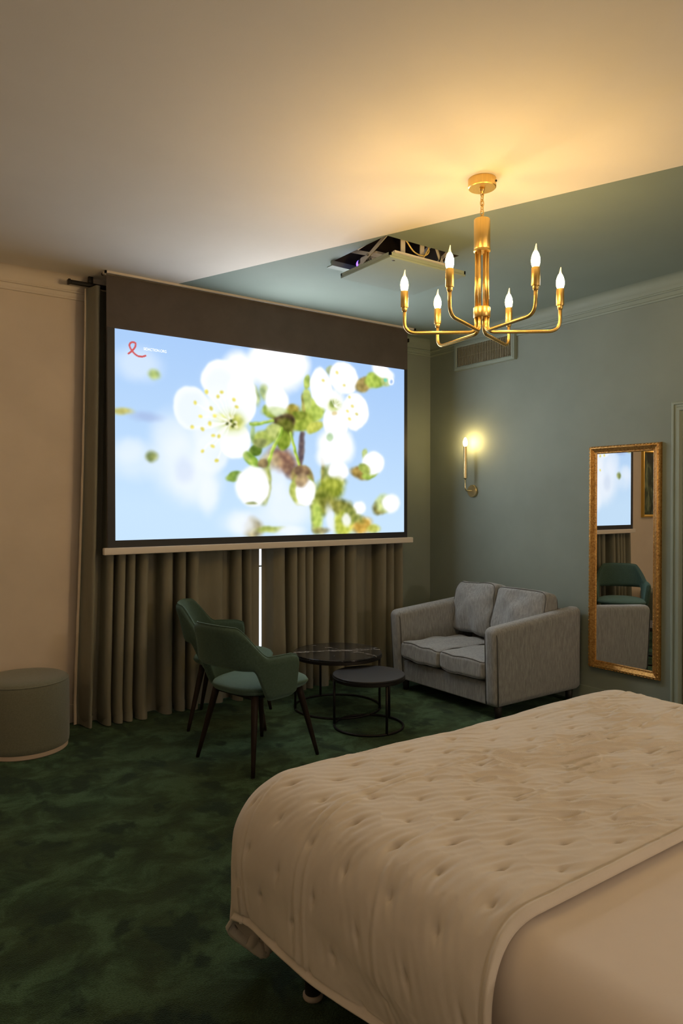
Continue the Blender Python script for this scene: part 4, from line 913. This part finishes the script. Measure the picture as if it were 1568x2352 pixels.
# ------------------------------------------------------------------ nesting tables
def table(loc, r, zt, m, label, la, nm):
    t = empty('coffee_table', loc)
    f = MB(); f.lathe([(0, zt - .012), (r - .006, zt - .012), (r - .003, zt - .010), (r - .003, zt - .002), (r - .005, zt), (0, zt)], n=96); f.build('table_top', M[m], t, auto=40)
    f = MB(); f.lathe([(r - .02, zt - .034), (r - .002, zt - .034), (r, zt - .032), (r, zt - .014), (r - .003, zt - .0125), (r - .02, zt - .0125)], n=96); f.build('rim', M['black_metal'], t, auto=40)
    for a in la: f = MB(); x, y = (r - .012) * math.cos(R(a)), (r - .012) * math.sin(R(a)); f.tube([(x, y, .008), (x, y, zt - .02)], .0085, 12); f.build('leg', M['black_metal'], t)
    f = MB(); f.tube([((r - .012) * math.cos(q), (r - .012) * math.sin(q), .0085) for q in np.linspace(0, 2 * PI, 80, endpoint=False)], .0075, 10, closed=True); f.build('ring_base', M['black_metal'], t)
    return tag(t, label, 'coffee table', 'nesting coffee tables')
A0 = math.degrees(math.atan2(.8135, .5815)); RA = A0 - 90
table((2.937, 4.157, 0), .318, .400, 'marble', 'larger round coffee table with white veined black marble top', (RA + 115, RA - 14, RA + 195), 'large')
table((2.85, 3.68, 0), .237, .345, 'black_stone', 'smaller round black coffee table tucked under the marble one', (RA + 178, RA - 62, RA + 50), 'small')

# ------------------------------------------------------------------ pouf
pf = tag(empty('pouf', (.934, 4.543, 0)), 'round sage green fabric pouf at the left edge by the cream wall', 'pouf')
f = MB(); f.lathe([(0, .028), (.240, .028), (.246, .034), (.2485, .06), (.2495, .22), (.2485, .38), (.244, .405), (.236, .418), (.220, .427), (.17, .434), (.08, .437), (0, .4375)], n=96); bd = f.build('body', M['pouf'], pf)
f = MB(); f.tube([(.2435 * math.cos(q), .2435 * math.sin(q), .409) for q in np.linspace(0, 2 * PI, 96, endpoint=False)], .0035, 8, closed=True); f.build('seam', M['pouf'], bd)
f = MB(); f.lathe([(0, 0), (.236, 0), (.240, .004), (.241, .026), (.236, .030), (0, .030)], n=96); o = f.build('base_band', M['pouf_hem'], pf, auto=40); o['label'] = 'cream band round the bottom'

# ------------------------------------------------------------------ bed
bd = tag(empty('bed', (2.02, 1.02, 0)), 'wide bed on dark legs, foreground right', 'bed')
BL = lambda x, y, z: (x - 2.02, y - 1.02, z)
f = MB(); f.rbox(BL(2.02, 1.02, .24), (.95, .97, .08), .02, 3, 1); f.build('base', M['bed_dark'], bd)
f = MB(); f.rbox(BL(2.02, 1.02, .44), (.96, .985, .12), .05, 5, 2); f.build('mattress', M['sheet'], bd)
for (x, y) in ((1.145, 1.745), (2.9, 1.745), (1.145, .25), (2.9, .25)):
    f = MB(); f.lathe([(0, .012), (.024, .012), (.027, .17), (0, .17)], n=24); lg = f.build('leg', M['sofa_dark'], bd, BL(x, y, 0))
    f = MB(); f.lathe([(0, 0), (.028, 0), (.030, .004), (.030, .012), (.026, .016), (0, .016)], n=24); o = f.build('foot_ring', M['foot_white'], lg)
# the sheet over the near part
def drape(a, b, r, z0, flare, p=2.):
    d_ = (np.maximum(a, 0) ** p + np.maximum(b, 0) ** p) ** (1 / p); d_s = np.where(d_ > 1e-9, d_, 1)
    na, nb = np.maximum(a, 0) / d_s, np.maximum(b, 0) / d_s
    q = np.clip(d_ / r, 0, PI / 2); ho = r * np.sin(q); dn = r * (1 - np.cos(q)); ex = np.maximum(d_ - r * PI / 2, 0)
    return na * (ho + flare * ex), nb * (ho + flare * ex), z0 - dn - ex, na, nb, ex, d_
sx = np.linspace(-.46, 2.46, 300); sy = np.linspace(-.02, 1.25, 150); A_, B_ = np.meshgrid(sx, sy, indexing='ij')
W_ = 1.98; rr = .13; xl = 1.04 + rr
aL = -(A_ - rr); aR = A_ - (W_ - rr)
hL, _, zL, _, _, exL, dL = drape(aL, 0 * A_, rr, .585, .03); hR, _, zR, _, _, exR, dR = drape(aR, 0 * A_, rr, .585, .03)
x = np.where(aL > 0, xl - hL, np.where(aR > 0, 1.04 + W_ - rr + hR, 1.04 + A_)); z = np.minimum(zL, zR)
wr = .0035 * (vnoise(A_ * 3.2 + B_ * 1.2, B_ * 7, 5) - .5) + .006 * (vnoise(A_ * 1.7, B_ * 2.2, 6) - .5)
crease = .004 * np.exp(-((B_ - .52 - .10 * (A_ - .5)) / .012) ** 2) - .003 * np.exp(-((B_ - .54 - .10 * (A_ - .5)) / .02) ** 2)
z = z + (wr * 2.0 + crease) * (exL + exR < .05)
x = x + np.where(exL > 0, -1, 0) * (.012 * (vnoise(B_ * 9, A_ * 2, 8) - .4) * np.clip(exL / .1, 0, 1)) - .02 * np.exp(-((exL) / .15) ** 2) * (aL > rr * PI / 2) * 0
P = np.stack([x, B_, z], -1)
f = MB(); f.grid(P, flip=False); o = f.build('bed_sheet', M['sheet'])
md = o.modifiers.new('thick', 'SOLIDIFY'); md.thickness = .008; md.offset = 1
tag(o, 'smooth white bed sheet in the lower right corner, below the quilt edge', 'sheet')

# the quilt across the foot of the bed
NX, NY = 640, 400
ca = np.linspace(-.37, 2.35, NX); cb = np.linspace(.955, 2.385, NY); A_, B_ = np.meshgrid(ca, cb, indexing='ij')
x0q, x1q, y0q, rq, ztop = 1.185, 2.835, 1.855, .215, .613
xx = x0q + A_ - .17; 
aL = x0q - xx; aR = xx - x1q; bF = B_ - y0q
# a gentle sag along the loose near edge is left free; left/right and foot sides drape
a_ = np.maximum(aL, aR)
hx, hy, z, na, nb, ex, dd = drape(a_, bF, rq, ztop, .0)
sgn = np.where(aL > aR, -1., 1.)
x = np.where(a_ > 0, np.where(aL > aR, x0q, x1q) + sgn * hx, xx); y = np.where(bF > 0, y0q + hy, B_)
fi = np.arctan2(nb, na + 1e-9)
side = (a_ > 0) | (bF > 0)
# folds at the free corner and along the hanging sides
exn = np.clip(ex / .3, 0, 1.4)
corner = np.where((na > .02) & (nb > .02), 1., 0.)
g = lambda c_, w_: np.exp(-((fi - c_) / w_) ** 2)
roff = corner * exn * (-.10 * g(R(52), R(11)) + .012 * g(R(76), R(10)) + .015 * g(R(30), R(11)))
tl = np.where(na > nb, B_, A_)
roff = roff + exn * (.016 * np.sin(tl * 17 + 1.5 * np.sin(tl * 6) + ex * 3) + .010 * (vnoise(tl * 12, ex * 4 + 2, 4) - .5)) * (1 - .6 * corner)
y = y - .15 * sstep(.05, .55, dd) * np.exp(-((B_ - .955) / .45) ** 2) * (aL > 0)
x = x + sgn * na * roff; y = y + nb * roff
# surface: tufts, pucker ridges round each tuft, fine creases
h = np.zeros_like(A_)
LX, LY = .112, .160
i_ = np.round(A_ / LX); best = np.full(A_.shape, 9.); bdx = np.zeros_like(A_); bdy = np.zeros_like(A_)
for di in (-1, 0, 1):
    ii = i_ + di; j_ = np.round((B_ - .952 - .08 * (ii % 2)) / LY)
    for dj in (-1, 0, 1):
        jj = j_ + dj; cx_ = ii * LX + .012 * (vnoise(ii * 3.7, jj * 2.3, 21) - .5); cy_ = .952 + .08 * (ii % 2) + jj * LY + .012 * (vnoise(ii * 2.9, jj * 5.1, 22) - .5)
        dx, dy = A_ - cx_, B_ - cy_; rr_ = np.hypot(dx, dy); m_ = rr_ < best
        best = np.where(m_, rr_, best); bdx = np.where(m_, dx, bdx); bdy = np.where(m_, dy, bdy)
sd0 = sstep(-.05, .12, dd - .12) * (aL > 0)
loft = .55 + .75 * vnoise(A_ * 2.1 + 3, B_ * 2.1, 31)
h += loft * .0085 * (1 - np.exp(-(best / .040) ** 1.2)) * (1 - .45 * sd0) - .004 * np.exp(-(best / .009) ** 2)
# puckers: slots running across each tuft, in the direction of the bed's width and drifting
ang = R(-22) + R(26) * sd0 + .9 * (vnoise(A_ * 1.6, B_ * 1.6, 33) - .5)
along = bdx * np.cos(ang) + bdy * np.sin(ang); acr = -bdx * np.sin(ang) + bdy * np.cos(ang)
h -= .0060 * np.exp(-(acr / .0055) ** 2) * np.exp(-(np.abs(along) / .021) ** 2.0)
rid = np.sin(acr * 190 + 5 * (vnoise(A_ * 9, B_ * 9, 34) - .5)) * np.exp(-(best / .062) ** 2)
h += .0020 * rid * loft * (1 - .6 * sd0)
# long fine wrinkles: strong on the flat top to the right, faint near the foot; on the hanging side they run downwards
def ridges(rot, fl, fc, seed):
    ua, ub = A_ * math.cos(rot) + B_ * math.sin(rot), -A_ * math.sin(rot) + B_ * math.cos(rot)
    wx = .35 * pnoise(A_ * 5, B_ * 5, seed + 1); wy = .5 * pnoise(A_ * 4 + 9, B_ * 4, seed + 2)
    return np.clip(1 - 2.2 * np.abs(pnoise(ua * fl + wx, ub * fc + wy, seed)), 0, 1)
sd = sstep(-.05, .12, dd - .12) * (aL > 0)
w1 = ridges(R(-24), 4.2, 19, 41) * (1 - sd) + ridges(R(4), 3.0, 10, 51) * sd
w2 = ridges(R(-30), 7, 38, 43) * (1 - sd) + ridges(R(-6), 7, 36, 53) * sd
str_ = .10 + 1.15 * sstep(.10, 1.0, A_) * sstep(2.05, 1.45, B_)
str_ = str_ * (1 - sd) + .10 * sd
patch = .15 + 1.0 * sstep(-.25, .45, pnoise(A_ * 3.6, B_ * 3.6, 61))
h += patch * str_ * (.0105 * (w1 ** 2 - .25) + .0045 * (w2 ** 2 - .25)) * (1 - .5 * np.exp(-(best / .02) ** 2))
# creases left from folding, parallel to the bed's width
for (yc, dp) in ((1.565, .004), (1.60, .003), (1.30, .003), (1.86, .003)):
    h += dp * np.exp(-((B_ - yc - .05 * np.sin(A_ * 3)) / .007) ** 2) - dp * .8 * np.exp(-((B_ - yc - .016 - .05 * np.sin(A_ * 3)) / .008) ** 2)
h += .004 * pnoise(A_ * 4, B_ * 4, 44) + .006 * pnoise(A_ * 1.5, B_ * 1.8, 45)
# thick rolled hem
edge = np.minimum(np.minimum(B_ - cb[0], cb[-1] - B_), np.minimum(A_ - ca[0], ca[-1] - A_))
h = h * sstep(.004, .05, edge) + .010 * np.exp(-((edge - .012) / .010) ** 2) - .004 * np.exp(-((edge - .028) / .006) ** 2)
P = np.stack([x, y, z], -1)
N = np.cross(np.gradient(P, axis=0), np.gradient(P, axis=1)); N /= np.linalg.norm(N, axis=2, keepdims=True) + 1e-12
near = np.where(side, 0, 1.) * np.exp(-((B_ - cb[0]) / .05) ** 2)
P = P + N * h[..., None]
# the hem hangs lower here and there; keep clear of the carpet
P[..., 2] += np.clip(ex / .25, 0, 1) * (na > nb) * (.03 + .16 * np.clip(1.85 - B_, 0, 1))
P[..., 2] = np.where(P[..., 2] < .035, .035 + .12 * (P[..., 2] - .035) * 0 + .010 * vnoise(A_ * 20, B_ * 20, 50), P[..., 2])
P[:, 0:3, 2] -= np.array([.012, .008, .003])[None, :]
f = MB(); f.grid(P); o = f.build('quilt', M['quilt'])
md = o.modifiers.new('thick', 'SOLIDIFY'); md.thickness = .014; md.offset = -1
tag(o, 'beige tufted linen quilt spread over the foot of the bed', 'quilt')

# ------------------------------------------------------------------ light
def point(name, loc, e, col, rad=.05):
    l = bpy.data.lights.new(name, 'POINT'); l.energy = e; l.color = col; l.shadow_soft_size = rad
    o = bpy.data.objects.new(name, l); COL.objects.link(o); o.location = loc; return o
point('room_lamp_left', (-1.5, 3.6, 2.25), 9, (1., .70, .42), .06)
point('fill_light_back_left', (.25, -1.9, 1.75), 16, (1., .80, .62), .12)  # weak warm fill light added behind the camera, no lamp body
point('fill_light_back_right', (3.6, -1.9, 1.75), 62, (1., .80, .62), .12)  # stronger added fill, unseen, brightens the bed and the room from behind
wd = bpy.data.worlds.new('sky'); SC.world = wd; wd.use_nodes = True
bg = wd.node_tree.nodes['Background']; bg.inputs[0].default_value = (.86, .93, 1., 1); bg.inputs[1].default_value = 1.6

# ------------------------------------------------------------------ camera
cam = bpy.data.cameras.new('camera'); co = bpy.data.objects.new('camera', cam); COL.objects.link(co)
cam.sensor_fit = 'VERTICAL'; cam.sensor_height = 36.; cam.lens = 36. * 1642 / 2352
co.location = (0, 0, 1.45)
co.rotation_euler = (PI / 2 - math.atan(18.5 / 1642), 0, R(54.43) - PI / 2)
cam.clip_start = .05
SC.camera = co
vs_ = SC.view_settings; vs_.view_transform = 'Standard'; vs_.look = 'None'; vs_.exposure = 0.; vs_.gamma = 1.
try: vs_.use_curve_mapping = False
except Exception: pass
SC.cycles.use_denoising = True
SC.cycles.max_bounces = 10; SC.cycles.diffuse_bounces = 5; SC.cycles.glossy_bounces = 5; SC.cycles.transmission_bounces = 6
SC.cycles.sample_clamp_indirect = 8.
